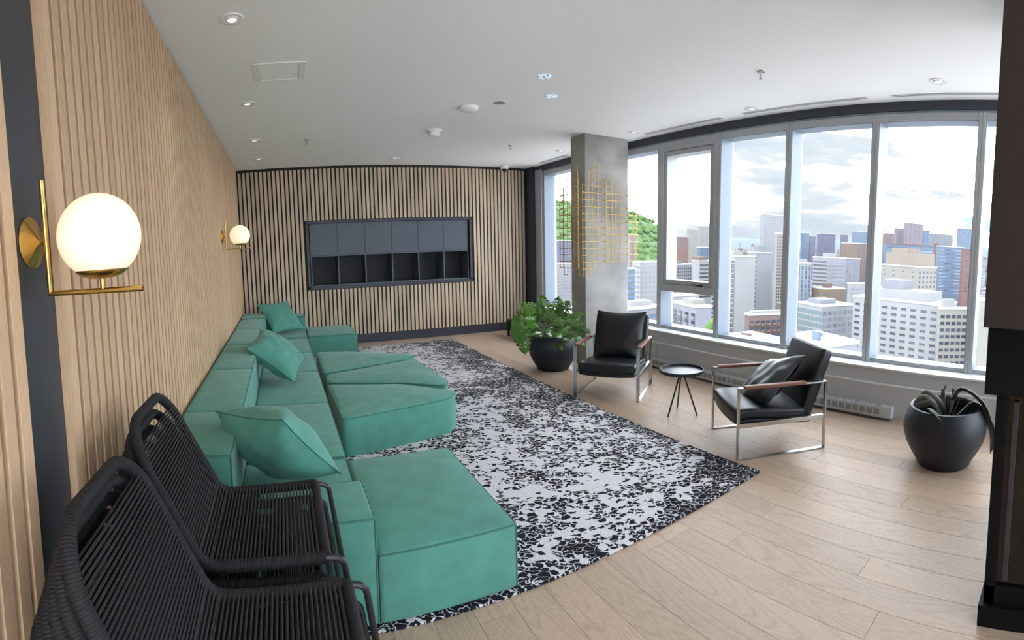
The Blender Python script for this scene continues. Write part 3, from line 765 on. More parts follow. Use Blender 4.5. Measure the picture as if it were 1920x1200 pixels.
# ------------------------------------------------------------------ planters and plants
POT = MB().lathe([(0, 0), (.205, 0), (.222, .012), (.232, .04), (.275, .11), (.318, .19), (.340, .27), (.343, .32), (.335, .375), (.318, .425), (.300, .462), (.294, .476), (.280, .480), (.268, .474), (.262, .45), (.270, .40), (.268, .30), (0, .30)], 56)
def planter(loc, label):
    t = thing('planter', label, 'planter', loc, 0, 'dark rounded planters')
    link('pot', POT.mesh('pot', 'planter_black', ang=50), t)
    s_ = MB(); vs = [(0, 0, .345)]; fs = []
    for r_ in (.09, .18, .265):
        for k in range(24): a = 2 * PI * k / 24; vs.append((r_ * math.cos(a), r_ * math.sin(a), .335 + .012 * random.random()))
    for k in range(24):
        fs.append((0, 1 + k, 1 + (k + 1) % 24))
        for q in range(2): b = 1 + q * 24; fs.append((b + k, b + 24 + k, b + 24 + (k + 1) % 24, b + (k + 1) % 24))
    s_._add(vs, fs).build('soil', 'soil', t)
    return t
p1 = (3.49, 5.80, 0); p2 = (3.90, .885, 0)
planter(p1, 'dark rounded planter holding the leafy monstera by the column')
planter(p2, 'dark rounded planter holding the wilted plant below the windows')

def leaf_mesh(L, Wd, droop, cup, holes=True, seed=0):
    rnd = random.Random(seed); ns, ntt = 26, 10
    slits = {4 + 3 * k + rnd.choice((0, 0, 1)) for k in range(6)}
    vs = []; fs = []
    for i in range(ns + 1):
        s_ = i / ns
        wd = Wd * (math.sin(PI * min(1, s_ * .93 + .07)) ** .62) * (1 - .28 * s_)
        if s_ > .93: wd *= (1 - s_) / .07 * .9 + .1
        for j in range(-ntt, ntt + 1):
            v = j / ntt
            y = s_ * L - .16 * L * abs(v) ** 1.6 * (1 - s_) ** 2 * 1.4 + .05 * L * abs(v) * s_
            xx = v * wd
            z = -droop * L * s_ * s_ - cup * (abs(v) ** 1.5) * wd + .012 * math.sin(9 * s_ + 3 * v + seed) * abs(v)
            vs.append((xx, y, z))
    W = 2 * ntt + 1
    for i in range(ns):
        for j in range(W - 1):
            v = abs((j + .5 - ntt) / ntt)
            if i in slits and v > .55: continue
            if holes and (i - 1) in slits and .22 < v < .42: continue
            fs.append((i * W + j, i * W + j + 1, (i + 1) * W + j + 1, (i + 1) * W + j))
    return MB()._add(vs, fs)
VR = Vector((.857, -.515, 0)); VU = Vector((0, 0, 1)); VT = Vector((-.515, -.857, 0))   # right, up and room-ward, seen from the sitting area
def vec(a): return VR * a[0] + VU * a[1] + VT * a[2]
mon = thing('monstera_plant', 'leafy green monstera with split perforated leaves growing by the column', 'plant', (p1[0], p1[1], .345))
LV = [  # base of the blade (right, up, room-ward), tip direction, face direction, length, half width
    ((-.36, .44, .12), (-.28, -.90, .15), (-.35, .25, .90), .46, .20),
    ((-.46, .28, .20), (.18, -.96, .1), (-.2, .25, .9), .42, .15),
    ((-.18, .40, .05), (-.75, .35, .2), (-.2, .6, .75), .30, .13),
    ((-.10, .42, .12), (.55, -.30, .5), (.1, .75, .6), .36, .12),
    ((-.10, .32, -.05), (-.15, .85, .1), (-.1, .2, .95), .30, .13),
    ((.04, .30, .0), (.15, .80, .2), (.2, .2, .95), .30, .13),
    ((.10, .22, .15), (-.10, -.12, .7), (.1, .75, .5), .30, .13),
    ((.14, .26, .05), (.80, .05, .2), (.1, .85, .5), .30, .09),
    ((.12, .16, .1), (.60, -.08, .5), (.2, .8, .5), .28, .11),
    ((.18, .16, .0), (.75, -.50, .1), (.1, .8, .6), .34, .085),
    ((-.02, .14, .18), (-.35, .05, .7), (-.1, .8, .5), .26, .11),
    ((-.16, .12, .12), (-.60, .15, .5), (-.2, .8, .5), .26, .10),
    ((.02, .10, .22), (.30, -.40, .6), (.1, .7, .7), .24, .055),
    ((.24, .08, .08), (.80, -.45, .3), (.2, .8, .6), .26, .05),
    ((-.06, .22, .2), (-.05, .0, .8), (0, .85, .4), .26, .12),
    ((-.26, .30, .1), (.25, .55, .2), (-.1, .3, .9), .24, .10),
    ((.20, .26, -.05), (.60, .30, .1), (.0, .5, .8), .26, .10), ((.26, .18, .02), (.75, -.10, .3), (.1, .7, .6), .26, .09),
    ((.06, .34, .05), (.45, .55, .1), (.0, .35, .9), .26, .11), ((.10, .08, .20), (.35, .05, .7), (.1, .85, .4), .24, .10),
    ((-.22, .20, .16), (-.35, .40, .4), (-.2, .4, .9), .24, .10), ((.0, .20, .22), (.45, .20, .7), (.1, .6, .7), .24, .11)]
for k, (b, tip, nrm, L_, W_) in enumerate(LV):
    B_ = vec(b) + Vector((0, 0, .045)); Y = vec(tip).normalized(); Z = vec(nrm); Z = (Z - Y * Z.dot(Y)).normalized(); X = Y.cross(Z)
    M = Matrix.Translation(B_) @ Matrix((X, Y, Z)).transposed().to_4x4()
    lf = leaf_mesh(L_, W_, .12, .22, L_ > .25, k).xform(M).build('leaf', 'leaf_green', mon, ang=80)
    s0 = Vector((random.uniform(-.07, .07), random.uniform(-.07, .07), .005)); mid_ = s0.lerp(B_, .55) + Vector((0, 0, .07))
    P_ = [s0 * (1 - q) ** 2 + mid_ * 2 * q * (1 - q) + B_ * q * q for q in [i / 8 for i in range(9)]]
    MB().tube(P_, [.009 - .0045 * i / 8 for i in range(9)], 6).build('stem', 'stem_green', mon)

wil = thing('wilted_plant', 'drooping wilted plant with curled grey-green leaves near the fireplace', 'plant', (p2[0], p2[1], .345))
VR = Vector((.22, -.975, 0)); VT = Vector((-.975, -.22, 0))
def ribbon(path, wd, tw, name='leaf', m='leaf_wilted', n=14):
    P_ = [vec(p) for p in path]
    def bz(q):
        k = len(P_) - 1; i = min(int(q * k), k - 1); f_ = q * k - i
        a = P_[max(i - 1, 0)]; b = P_[i]; c = P_[i + 1]; d = P_[min(i + 2, k)]
        return .5 * ((2 * b) + (c - a) * f_ + (2 * a - 5 * b + 4 * c - d) * f_ ** 2 + (3 * b - a - 3 * c + d) * f_ ** 3)
    vs = []; fs = []
    for i in range(n + 1):
        q = i / n; p = bz(q); t_ = (bz(min(1, q + .02)) - bz(max(0, q - .02))).normalized()
        sd_ = t_.cross(Vector((0, 0, 1)) if abs(t_.z) < .95 else VR).normalized(); nn = sd_.cross(t_)
        a = tw * q; s2 = sd_ * math.cos(a) + nn * math.sin(a); n2 = t_.cross(s2)
        ww = wd * math.sin(PI * min(1, .06 + q * .94)) ** .7 + .002
        for j in (-1, -.5, 0, .5, 1): vs.append(p + s2 * ww * j + n2 * ww * .55 * j * j)
    for i in range(n):
        for j in range(4): fs.append((i * 5 + j, i * 5 + j + 1, i * 5 + 6 + j, i * 5 + 5 + j))
    return MB()._add(vs, fs).build(name, m, wil, ang=80)
for k, (path, wd, tw) in enumerate([
    ([(.02, .0, .0), (.04, .20, .0), (.12, .30, .02), (.28, .22, .08), (.37, .04, .10)], .045, 1.0),
    ([(.05, .0, 0), (.16, .14, .02), (.26, .17, .05), (.38, -.02, .08), (.38, -.24, .05)], .035, 1.8),
    ([(-.02, 0, 0), (-.08, .14, .0), (-.18, .20, .02), (-.26, .14, .06)], .05, .8),
    ([(0, 0, .02), (-.10, .16, .04), (-.20, .15, .06), (-.30, .10, .08)], .03, 1.6),
    ([(0, 0, .02), (-.06, .11, .16), (-.10, .165, .27), (-.02, .10, .345)], .04, 1.2),
    ([(.02, 0, 0), (.0, .12, .02), (-.03, .24, .0), (-.01, .30, -.02)], .022, .6),
    ([(.02, 0, 0), (.05, .10, .02), (.06, .20, .0), (.04, .26, -.04)], .026, 1.0),
    ([(-.02, 0, .0), (-.10, .05, .05), (-.16, .10, .02), (-.24, .06, -.02)], .035, 2.0),
    ([(.05, 0, 0), (.12, .05, .1), (.22, .07, .14), (.30, .08, .1)], .02, 1.0),
    ([(0, .0, 0), (-.04, .14, -.04), (-.16, .22, -.06), (-.22, .18, -.04)], .045, .7)]):
    ribbon(path, wd, tw)
for a, h_ in ((-.02, .30), (.035, .26), (.01, .22), (.08, .20), (-.05, .16)):
    MB().tube([vec((a * .4, 0, 0)), vec((a, h_ * .6, .01)), vec((a * 1.3, h_, 0))], [.006, .005, .0035], 6).build('stem', 'stem_wilted', wil)

# low black table mostly hidden by the monstera
lt = thing('low_table', 'low black table in the corner behind the monstera', 'table', (4.30, 8.05, 0))
MB().cbox(-.28, .30, -.32, .32, .30, .335, .005).build('table_top', 'table_black', lt, smooth=False)
for sx in (-.25, .27):
    for sy in (-.29, .29): MB().cbox(sx - .02, sx + .02, sy - .02, sy + .02, 0, .30, .003).build('leg', 'table_black', lt, smooth=False)

# ------------------------------------------------------------------ brass wire sculpture on the column
art = thing('wire_sculpture', 'open brass wire grid sculpture wrapped round the concrete column', 'sculpture', (4.0, COLY0, 0))
WR_ = .0052
wz = MB().tube([(0, 0, -.5), (0, 0, .5)], 1, 6).mesh('wire', 'brass_wire')
wx = MB().tube([(-.5, 0, 0), (.5, 0, 0)], 1, 6).mesh('wire', 'brass_wire')
wy = MB().tube([(0, -.5, 0), (0, .5, 0)], 1, 6).mesh('wire', 'brass_wire')
def wire(a, b):
    a, b = Vector(a), Vector(b); d = b - a; c = (a + b) / 2; l = d.length
    k = max(range(3), key=lambda i: abs(d[i]))
    sc_ = [WR_] * 3; sc_[k] = l
    link('wire', (wx, wy, wz)[k], art, c, None, sc_)
g_, rnd = .0945, random.Random(4)
zs_ = [1.27 + g_ * i for i in range(17)]
topi = [13, 15, 16, 16, 14, 14, 12, 13, 14, 14, 15, 13]; boti = [0, 0, 1, 2, 2, 2, 2, 2, 2, 2, 1, 1]
yo, yi, xo = -.13, -.045, -.135
# front plane, stepping in and out in depth
fx = [xo + .1 * i for i in range(11)]
dep = [yo if i % 4 in (0, 1) else yi - .03 for i in range(11)]
for i, x_ in enumerate(fx):
    wire((x_, dep[i], zs_[boti[i]]), (x_, dep[i], zs_[topi[i]]))
    if i % 2 == 0: wire((x_, dep[i], zs_[8]), (x_, -.001, zs_[8])) if 0 < x_ < .77 else None
    if i < 10:
        for k in range(max(boti[i], boti[i + 1]), min(topi[i], topi[i + 1]) + 1):
            wire((x_, dep[i], zs_[k]), (fx[i + 1], dep[i], zs_[k]))
            if dep[i] != dep[i + 1]: wire((fx[i + 1], dep[i], zs_[k]), (fx[i + 1], dep[i + 1], zs_[k]))
# left plane
ly = [yo + g_ * i for i in range(8)]
lt_ = [13, 14, 16, 15, 15, 14, 13, 13]; lb_ = [0, 0, 1, 1, 0, 0, 1, 1]
for i, y_ in enumerate(ly):
    xx = xo if i % 4 in (0, 1) else xo + .05
    if i: wire((xx, y_, zs_[lb_[i]]), (xx, y_, zs_[lt_[i]]))
    if i < 7:
        for k in range(max(lb_[i], lb_[i + 1]), min(lt_[i], lt_[i + 1]) + 1):
            x2 = xo if (i + 1) % 4 in (0, 1) else xo + .05
            wire((xx, y_, zs_[k]), (xx, ly[i + 1], zs_[k]))
            if x2 != xx: wire((xx, ly[i + 1], zs_[k]), (x2, ly[i + 1], zs_[k]))
for k in (4, 10): wire((xo, .10, zs_[k]), (0, .10, zs_[k]))

# ------------------------------------------------------------------ brass globe sconces
def sconce(y, dz, xw, label):
    t = thing('globe_sconce', label, 'wall lamp', (xw, y, 0), 0, 'brass globe sconces on the slatted wall')
    X = lambda x_: x_ + .738
    MB().lathe([(0, 0), (.078, 0), (.080, .003), (.072, .008), (.014, .030), (.009, .034), (0, .034)], 40, (0, 0, 1.79 + dz), 'X').build('backplate', 'brass', t, ang=30)
    MB().tube([(.03, 0, 1.785 + dz), (X(-.686), 0, 1.785 + dz)], .006, 12).build('stem', 'brass', t)
    MB().tube([(X(-.686), 0, 1.975 + dz), (X(-.686), 0, 1.632 + dz)], .0085, 14).build('upright_rod', 'brass', t)
    MB().tube([(X(-.694), 0, 1.630 + dz), (X(-.392), 0, 1.630 + dz)], .0085, 14).build('arm_rod', 'brass', t)
    gx, gz, r = X(-.514), 1.789 + dz, .124
    cut = -.80
    MB().lathe([(math.sqrt(max(0, 1 - c * c)) * r, c * r) for c in [cut + (1 - cut) * (1 - math.cos(PI * i / 30)) / 2 for i in range(31)]], 44, (gx, 0, gz)).build('globe', 'globe_milk', t, ang=80)
    prof = [(math.sqrt(1 - cut * cut) * r + .003, cut * r + .006)]
    for i in range(1, 10):
        a = i / 9; prof.append(((math.sqrt(1 - cut * cut) * r + .003) * math.sqrt(max(0, 1 - a * a)) + .0, cut * r + .004 - .030 * a))
    MB().lathe(prof, 40, (gx, 0, gz)).build('cup', 'brass', t)
    MB().tube([(gx, 0, 1.633 + dz), (gx, 0, gz + cut * r - .022)], .007, 12).build('post', 'brass', t)
    return t
sconce(1.364, 0, XLD, 'large brass wall sconce with a glowing white globe on the dark painted strip')
sconce(6.10, .17, XL, 'brass wall sconce with a glowing white globe on the oak slats above the sofa')

# ------------------------------------------------------------------ ceiling fittings
DL = [((-.226, 3.297), 'white gimbal downlight over the stacked chairs end of the slatted wall'), ((-.247, 5.098), 'white gimbal downlight over the middle of the sofa'),
      ((-.263, 6.711), 'white gimbal downlight before the far end of the sofa'), ((-.264, 8.007), 'white gimbal downlight in the corner over the far chaise'),
      ((1.997, 8.355), 'white gimbal downlight in front of the recessed cabinet'), ((4.58, 3.387), 'white round downlight between two slot diffusers'),
      ((4.356, 1.236), 'white round downlight close to the taupe chimney breast'), ((4.50, 5.295), 'white round downlight just in front of the concrete column'),
      ((4.407, 7.034), 'white round downlight behind the concrete column')]
ring = MB().lathe([(.046, -.001), (.052, -.004), (.074, -.008), (.080, -.004), (.080, 0), (.046, 0)], 36, cap=False).mesh('trim_ring', 'white_gloss', ang=60)
well = MB().lathe([(.046, -.002), (.040, -.010), (.032, -.012), (.030, -.006)], 28, cap=False).mesh('reflector', 'white_gloss')
lens = MB().lathe([(0, -.0065), (.031, -.0065), (.031, -.004), (0, -.004)], 24).mesh('lens', 'lamp_lens')
for (x_, y_), lab in DL:
    t = thing('downlight', lab, 'ceiling light', (x_, y_, ZC), 0, 'recessed ceiling downlights')
    link('trim_ring', ring, t); link('reflector', well, t); link('lens', lens, t)
    l = bpy.data.lights.new('spot', 'SPOT'); l.energy = 10; l.color = (1, .93, .84); l.spot_size = 1.9; l.spot_blend = 1; l.shadow_soft_size = .04
    lo = bpy.data.objects.new('spot', l); C.objects.link(lo); lo.parent = t; lo.location = (0, 0, -.03)
acc = thing('access_panel', 'square white ceiling access panel near the slatted wall', 'hatch', (.075, 4.285, ZC))
MB().cbox(-.215, -.165, -.20, .20, -.008, 0, .002).cbox(.165, .215, -.20, .20, -.008, 0, .002).cbox(-.165, .165, -.20, -.185, -.008, 0, .002).cbox(-.165, .165, .185, .20, -.008, 0, .002).build('frame', 'white_plastic', acc, smooth=False)
MB().cbox(-.158, .158, -.178, .178, -.004, 0, .001).build('lid', 'ceiling_white', acc, smooth=False)
for (x_, y_), r_, lab in (((2.365, 4.036), .065, 'pale blue lit round disc light on the ceiling, the bigger of a pair'), ((2.729, 4.522), .062, 'pale lit round disc light on the ceiling beside the speaker')):
    t = thing('disc_light', lab, 'ceiling light', (x_, y_, ZC))
    MB().lathe([(0, -.006), (r_, -.006), (r_ + .002, -.003), (r_ + .002, 0), (0, 0)], 32).build('disc', 'led_disc', t)
    MB().lathe([(0, -.0075), (.009, -.0075), (.009, -.005), (0, -.005)], 14).build('centre_screw', 'dark_lens', t)
    for a in (.8, 2.9, 4.8): MB().box(r_ * .9 * math.cos(a) - .007, r_ * .9 * math.cos(a) + .007, r_ * .9 * math.sin(a) - .007, r_ * .9 * math.sin(a) + .007, -.008, -.005).build('clip', 'dark_lens', t)
sp_ = thing('ceiling_speaker', 'flat grey round ceiling speaker grille', 'speaker', (2.345, 4.952, ZC))
MB().lathe([(0, -.004), (.062, -.004), (.064, 0), (0, 0)], 32).build('grille', 'grey_disc', sp_)
MB().lathe([(.063, -.006), (.070, -.005), (.071, 0), (.063, 0)], 32, cap=False).build('rim', 'white_plastic', sp_)
sm = thing('smoke_detector', 'low white dome smoke detector next to the speaker grille', 'detector', (2.105, 5.225, ZC))
MB().lathe([(0, -.05), (.04, -.05), (.075, -.045), (.10, -.028), (.108, -.012), (.108, 0), (0, 0)], 36).build('housing', 'white_plastic', sm)
MB().lathe([(0, -.053), (.012, -.053), (.014, -.049), (0, -.049)], 16, (.03, .0, 0)).build('indicator', 'grey_disc', sm)
s2 = thing('heat_detector', 'stepped white detector with a ribbed sensing head on the ceiling', 'detector', (2.056, 6.332, ZC))
MB().lathe([(0, -.03), (.085, -.03), (.105, -.018), (.105, 0), (0, 0)], 32).build('base', 'white_plastic', s2)
MB().lathe([(0, -.085), (.05, -.085), (.072, -.072), (.075, -.055), (.066, -.052), (.066, -.044), (.074, -.042), (.074, -.03), (0, -.03)], 32).build('sensing_head', 'white_plastic', s2, ang=30)
for (x_, y_), lab in (((.429, 6.856), 'small sprinkler head on the ceiling over the far seats of the sofa'), ((3.482, 6.984), 'small sprinkler head on the ceiling towards the corner windows'), ((3.663, 2.62), 'chrome sprinkler head hanging from the ceiling over the armchairs')):
    t = thing('sprinkler_head', lab, 'sprinkler', (x_, y_, ZC), 0, 'ceiling sprinkler heads')
    MB().lathe([(0, -.006), (.038, -.006), (.042, 0), (0, 0)], 24).build('escutcheon', 'chrome', t)
    MB().tube([(0, 0, -.005), (0, 0, -.045)], .008, 10).tube([(-.012, 0, -.018), (-.014, 0, -.05), (0, 0, -.058), (.014, 0, -.05), (.012, 0, -.018)], .003, 6).build('body', 'chrome', t)
    MB().lathe([(0, -.062), (.016, -.062), (.018, -.059), (0, -.058)], 16).build('deflector', 'chrome', t)
dm = thing('dome_camera', 'white dome security camera at the top of the slatted back wall', 'camera', (4.25, 8.80, ZC))
MB().lathe([(0, -.06), (.066, -.06), (.080, -.05), (.082, 0), (0, 0)], 32).build('housing', 'white_plastic', dm)
MB().lathe([(.05 * math.cos(a * PI / 16), -.06 - .048 * math.sin(a * PI / 16)) for a in range(9)], 28).build('dome', 'dark_lens', dm)
for (ya, yb_), lab in (((7.25, 8.24), 'narrow white slot diffuser in the ceiling by the corner window'), ((3.92, 5.28), 'narrow white slot diffuser in the ceiling over the opening window'), ((2.06, 3.60), 'narrow white slot diffuser in the ceiling over the armchair windows'), ((.55, 1.80), 'narrow white slot diffuser in the ceiling next to the chimney breast')):
    t = thing('slot_diffuser', lab, 'vent', (4.70, (ya + yb_) / 2, ZC), 0, 'linear slot diffusers')
    h_ = (yb_ - ya) / 2
    MB().cbox(-.036, -.026, -h_, h_, -.004, 0, .001).cbox(.026, .036, -h_, h_, -.004, 0, .001).cbox(-.006, .006, -h_, h_, -.004, 0, .001).cbox(-.026, .026, -h_, -h_ + .012, -.004, 0, .001).cbox(-.026, .026, h_ - .012, h_, -.004, 0, .001).build('frame', 'white_plastic', t, smooth=False)
    sl = MB().box(-.010, .010, -h_ + .012, h_ - .012, -.0015, 0).mesh('slot', 'heater_dark', False)
    link('slot', sl, t, (-.016, 0, 0)); link('slot', sl, t, (.016, 0, 0))

# ------------------------------------------------------------------ fireplace block on the right
fp = thing('fireplace', 'tall taupe and black fireplace block with a glazed firebox', 'fireplace', (1.85, .295, 0))
MB().cbox(0, 1.55, -1.7, 0, 1.435, ZC - .001, .004).build('chimney_breast', 'taupe_panel', fp, smooth=False)
MB().cbox(.10, 1.5, -1.65, -.005, 1.15, 1.432, .003).build('lintel', 'fire_black', fp, smooth=False)
fx0, fx1, fy0, fy1 = .35, 1.45, -1.6, -.025
MB().cbox(fx0, fx0 + .05, fy1 - .05, fy1, .10, 1.148, .003).cbox(fx1 - .05, fx1, fy1 - .05, fy1, .10, 1.148, .003).cbox(fx0, fx0 + .05, fy0, fy0 + .05, .10, 1.148, .003).cbox(fx1 - .05, fx1, fy0, fy0 + .05, .10, 1.148, .003).cbox(fx0, fx1, fy0, fy1, .10, .19, .003).build('firebox_frame', 'fire_black', fp, smooth=False)
MB().box(fx0 + .5, fx0 + .52, fy0 + .05, fy1 - .05, .19, 1.148).build('firebox_back', 'fire_black', fp, smooth=False)
MB().box(fx0 + .018, fx0 + .026, fy0 + .05, fy1 - .05, .19, 1.148).build('glass_panel', 'fire_glass', fp, smooth=False)
MB().box(fx0 + .05, fx1 - .05, fy1 - .026, fy1 - .018, .19, 1.148).build('glass_panel', 'fire_glass', fp, smooth=False)
MB().cbox(fx0 - .004, fx0 + .012, fy1 - .105, fy1 - .080, .22, 1.06, .002).build('metal_strip', 'strip_dim', fp, smooth=False)
MB().cbox(fx0 - .003, fx0 + .10, fy1 - .12, fy1 - .02, 1.128, 1.140, .002).build('clip_rail', 'strip_dim', fp, smooth=False)
MB().cbox(.325, 1.48, -1.63, -.005, 0, .10, .004).build('hearth', 'fire_black', fp, smooth=False)
for k in range(3):
    MB().tube([(fx0 + .2 + .06 * k, fy1 - .5 + .1 * k, .24 + .05 * k), (fx0 + .28, fy1 - .95 + .12 * k, .25 + .05 * k)], .045, 9).build('log', 'log', fp)

# ------------------------------------------------------------------ the city outside
GZ = -88.0
gr = struct(MB().box(20, 6000, -3000, 6000, GZ - 5, GZ).build('city_ground', 'c_ground', smooth=False), 'pale city ground of streets and yards far below the windows')
def building(label, x, y, rz, lr, ll, zt, wall, right=None, left=None, roof=None, base=None, name='apartment_building', cap='c_roof', fh=3.0, win='c_win_dark', parapet=True):
    """corner nearest the room at the origin; right face along +x, left face along +y"""
    t = thing(name, label, 'building', (x, y, GZ), math.radians(rz))
    H = zt - GZ
    MB().box(0, lr, 0, ll, 0, H).build('wall', wall, t, smooth=False)
    MB().box(-.3, lr + .3, -.3, ll + .3, H, H + .8).build('roof', cap, t, smooth=False)
    for face, spec in (('r', right), ('l', left)):
        if not spec: continue
        kind, nx, nz, m = spec[:4]; hf = spec[4] if len(spec) > 4 else .5; wf = spec[5] if len(spec) > 5 else .6
        Lf = lr if face == 'r' else ll; inst = unit(m); join = spec[6] if len(spec) > 6 else False
        mb = MB()
        for k in range(nz):
            z0 = H - 1.6 - (k + .5 + hf / 2) * fh + fh * .5 - fh * .5; z1 = z0 + fh * hf
            if z0 < 0: break
            cells = [(0.03, .97)] if kind == 'ribbon' else [((i + .5 - wf / 2) / nx, (i + .5 + wf / 2) / nx) for i in range(nx)]
            for a, b in cells:
                a, b = a * Lf, b * Lf
                bx = (a, b, -.12, .02, z0, z1) if face == 'r' else (-.12, .02, a, b, z0, z1)
                if join: mb.box(*bx)
                else: ubox('window', m, t, *bx)
            if kind == 'balcony':
                for a, b in cells:
                    a, b = a * Lf - .2, b * Lf + .2
                    bx = (a, b, -1.1, .02, z0 - .5, z0 + .35) if face == 'r' else (-1.1, .02, a, b, z0 - .5, z0 + .35)
                    ubox('balcony', wall, t, *bx)
            if kind == 'fins' and k == 0:
                pass
        if join: mb.build('windows', m, t, smooth=False)['kind'] = 'stuff'
    if roof:
        for (a0, a1, b0, b1, hh, m) in roof: ubox('roof_block', m, t, a0 * lr, a1 * lr, b0 * ll, b1 * ll, H + .8, H + .8 + hh)
    return t
J = True
W_, D_, B_, G_ = 'c_white', 'c_win_dark', 'c_win_blue', 'c_win_grey'
building('white mid-rise seen between the corner pier and the column', 214.7, 361, 4.3, 23.7, 9.5, -14.8, W_, ('grid', 8, 9, G_, .4, .5, J))
building('lavender block under the hill left of the column', 315.5, 510.4, 3.3, 20.7, 9, 6, 'c_purple', ('grid', 6, 8, G_, .4, .5, J))
building('bright white slab block with small windows right of the column', 197.3, 226, -6.1, 15.3, 8, -9, W_, ('grid', 5, 16, G_, .35, .35, J), ('grid', 2, 16, D_, .5, .7, J))
building('narrow teal glass building touching the column edge', 165.5, 200.5, -4.5, 5.5, 2.9, -11.2, 'c_teal', ('ribbon', 1, 14, B_, .55), ('ribbon', 1, 14, B_, .55))
building('slim beige tower rising before the green hill', 333.9, 398.6, -5, 8.9, 4.9, 12, 'c_beige', ('grid', 3, 14, G_, .4, .5, J))
building('low white rooftop block beneath the bright slab by the column', 121.6, 146, -4.8, 17.4, 10.3, -23.5, 'c_grey', ('ribbon', 1, 6, B_, .5), ('ribbon', 1, 6, B_, .5), [(.2, .8, .3, .8, 2, W_)])
building('brick-red block at the foot of the hill', 538.7, 536.1, -10.1, 25.2, 17.2, 13.8, 'c_red', ('grid', 7, 6, G_, .4, .4, J), ('grid', 4, 6, G_, .4, .4, J))
building('pale high-rise beside the brick-red block', 618.3, 583.3, -11.7, 20.2, 6.3, 28.1, 'c_cream', ('grid', 6, 12, G_, .4, .5, J))
building('cream high-rise showing in the opening window', 668.9, 602.1, -13, 32.2, 8.4, 35.6, 'c_cream', ('grid', 9, 13, G_, .45, .55, J))
building('blue-grey block in the opening window', 386.5, 347.9, -13, 17.2, 5.8, -.7, 'c_blue', ('grid', 6, 9, G_, .4, .5, J))
building('wide grey building with a long row of windows in the opening window', 295.2, 298.8, -9.7, 26.6, 10.3, -15.3, 'c_grey', ('grid', 12, 4, D_, .5, .55, J), None, [(.1, .5, .2, .8, 2.5, 'c_dkroof')])
building('small brick tower with striped side in the opening window', 282.2, 254.5, -12.9, 14.1, 10.1, -10.6, W_, ('ribbon', 1, 9, D_, .45), ('grid', 3, 9, G_, .4, .4, J), [(.0, .5, 0, 1, 3, 'c_brick')])
building('white building with blue windows under the opening window', 176.5, 177.1, -9.9, 16.2, 10.6, -24.5, W_, ('grid', 4, 5, B_, .5, .6), ('grid', 3, 5, B_, .5, .6, J))
building('cream tower with balconies and a blank lavender side in the small lower pane', 140.5, 127.9, -17.7, 6.7, 20.4, -22.4, 'c_lav', None, ('balcony', 4, 10, D_, .5, .55), [(.1, .9, .2, .6, 2.0, 'c_cream')])
building('white slab tower with dark balcony stripes and a blank grey side', 236.7, 184.3, -2.1, 19.3, 19.6, -5, W_, None, ('balcony', 2, 16, D_, .45, .85), [(.1, .6, .2, .7, 3, 'c_cream')])
building('second white slab tower with a blank side, joined behind the striped one', 276.9, 197.3, -4.5, 16.3, 7.2, -3, 'c_lav', None, ('ribbon', 1, 18, D_, .5), [(.2, .8, .2, .8, 4, 'c_grey')])
building('tallest slim white tower with rows of tiny windows', 443.4, 308.2, -20.2, 29.7, 7.1, 36, W_, ('grid', 10, 38, G_, .4, .35, J), ('grid', 2, 38, G_, .4, .4, J))
building('dark-windowed tower half hidden at the mullion beside the tallest tower', 393.2, 257.4, -21.8, 14.3, 4.4, 14.2, 'c_cream', ('grid', 6, 30, D_, .5, .5, J))
building('long brick row building with ribbon windows above the white roof', 173.5, 127, -28.8, 18.9, 4.4, -28.4, 'c_brown', ('balcony', 7, 4, D_, .5, .7), None, [(.1, .9, .1, .9, 1, W_)])
building('flat white roofed hall at the foot of the striped slab tower', 96.2, 71.7, -13.3, 14.4, 14.1, -23, 'c_brick', ('ribbon', 1, 1, D_, .4), ('ribbon', 1, 1, D_, .4), [(.4, .5, .4, .6, 1.2, 'c_brick')], cap='c_roof')
building('white tower with vertical blue window strips', 283.4, 169.1, -24.2, 11.8, 11.3, -8.7, W_, ('grid', 4, 14, B_, .85, .5), None, [(.2, .8, .2, .8, 2, W_)])
building('broad white tower with dark ribbon windows on both sides', 346.4, 179.2, -17.6, 21.3, 16.9, -5.6, W_, ('ribbon', 1, 13, G_, .45), ('ribbon', 1, 13, D_, .4), [(.2, .6, .2, .6, 3, W_)])
building('pale tower with closely set vertical window lines', 325.7, 153.4, -29.8, 12.4, 2, -5.2, 'c_lav', ('grid', 5, 15, G_, .8, .45), None)
building('terracotta and white tower behind the pale striped towers', 438.5, 195.3, -16, 19.7, 20.6, 7.7, 'c_brown', ('grid', 4, 18, D_, .5, .5, J), None)
building('low orange building with a white band between white towers', 292.3, 153.2, -27.3, 17.7, 14.6, -25.4, 'c_orange', ('grid', 4, 4, G_, .4, .5), ('grid', 6, 4, G_, .4, .5), [(.2, .5, .2, .5, 3, 'c_brick')])
building('green glass office building with white corner frame', 203.5, 107.2, -22.2, 19.6, 18.6, -25.4, 'c_white', ('grid', 6, 7, G_, .6, .6), ('grid', 6, 7, 'c_teal', .7, .85), [(.1, .6, .2, .7, 2.2, 'c_lav')])
building('small white office next to the green glass building', 272.6, 125.2, -30.3, 17.3, 2.8, -19, W_, ('grid', 4, 8, G_, .4, .7), None)
building('white warehouse with a wide flat bright roof right below', 97.9, 50.1, -22.9, 9.6, 15.6, -20.3, 'c_lav', ('grid', 6, 1, W_, .3, .2), ('grid', 5, 1, W_, .3, .2), [(.06, .16, .25, .4, 2.0, 'c_glassblue'), (.5, .55, .5, .6, .8, 'c_grey')])
building('small orange house near the white warehouse', 236.8, 107.3, -30.6, 6.9, 1.9, -28.5, 'c_orange', ('grid', 2, 2, G_, .4, .4), None, name='house')
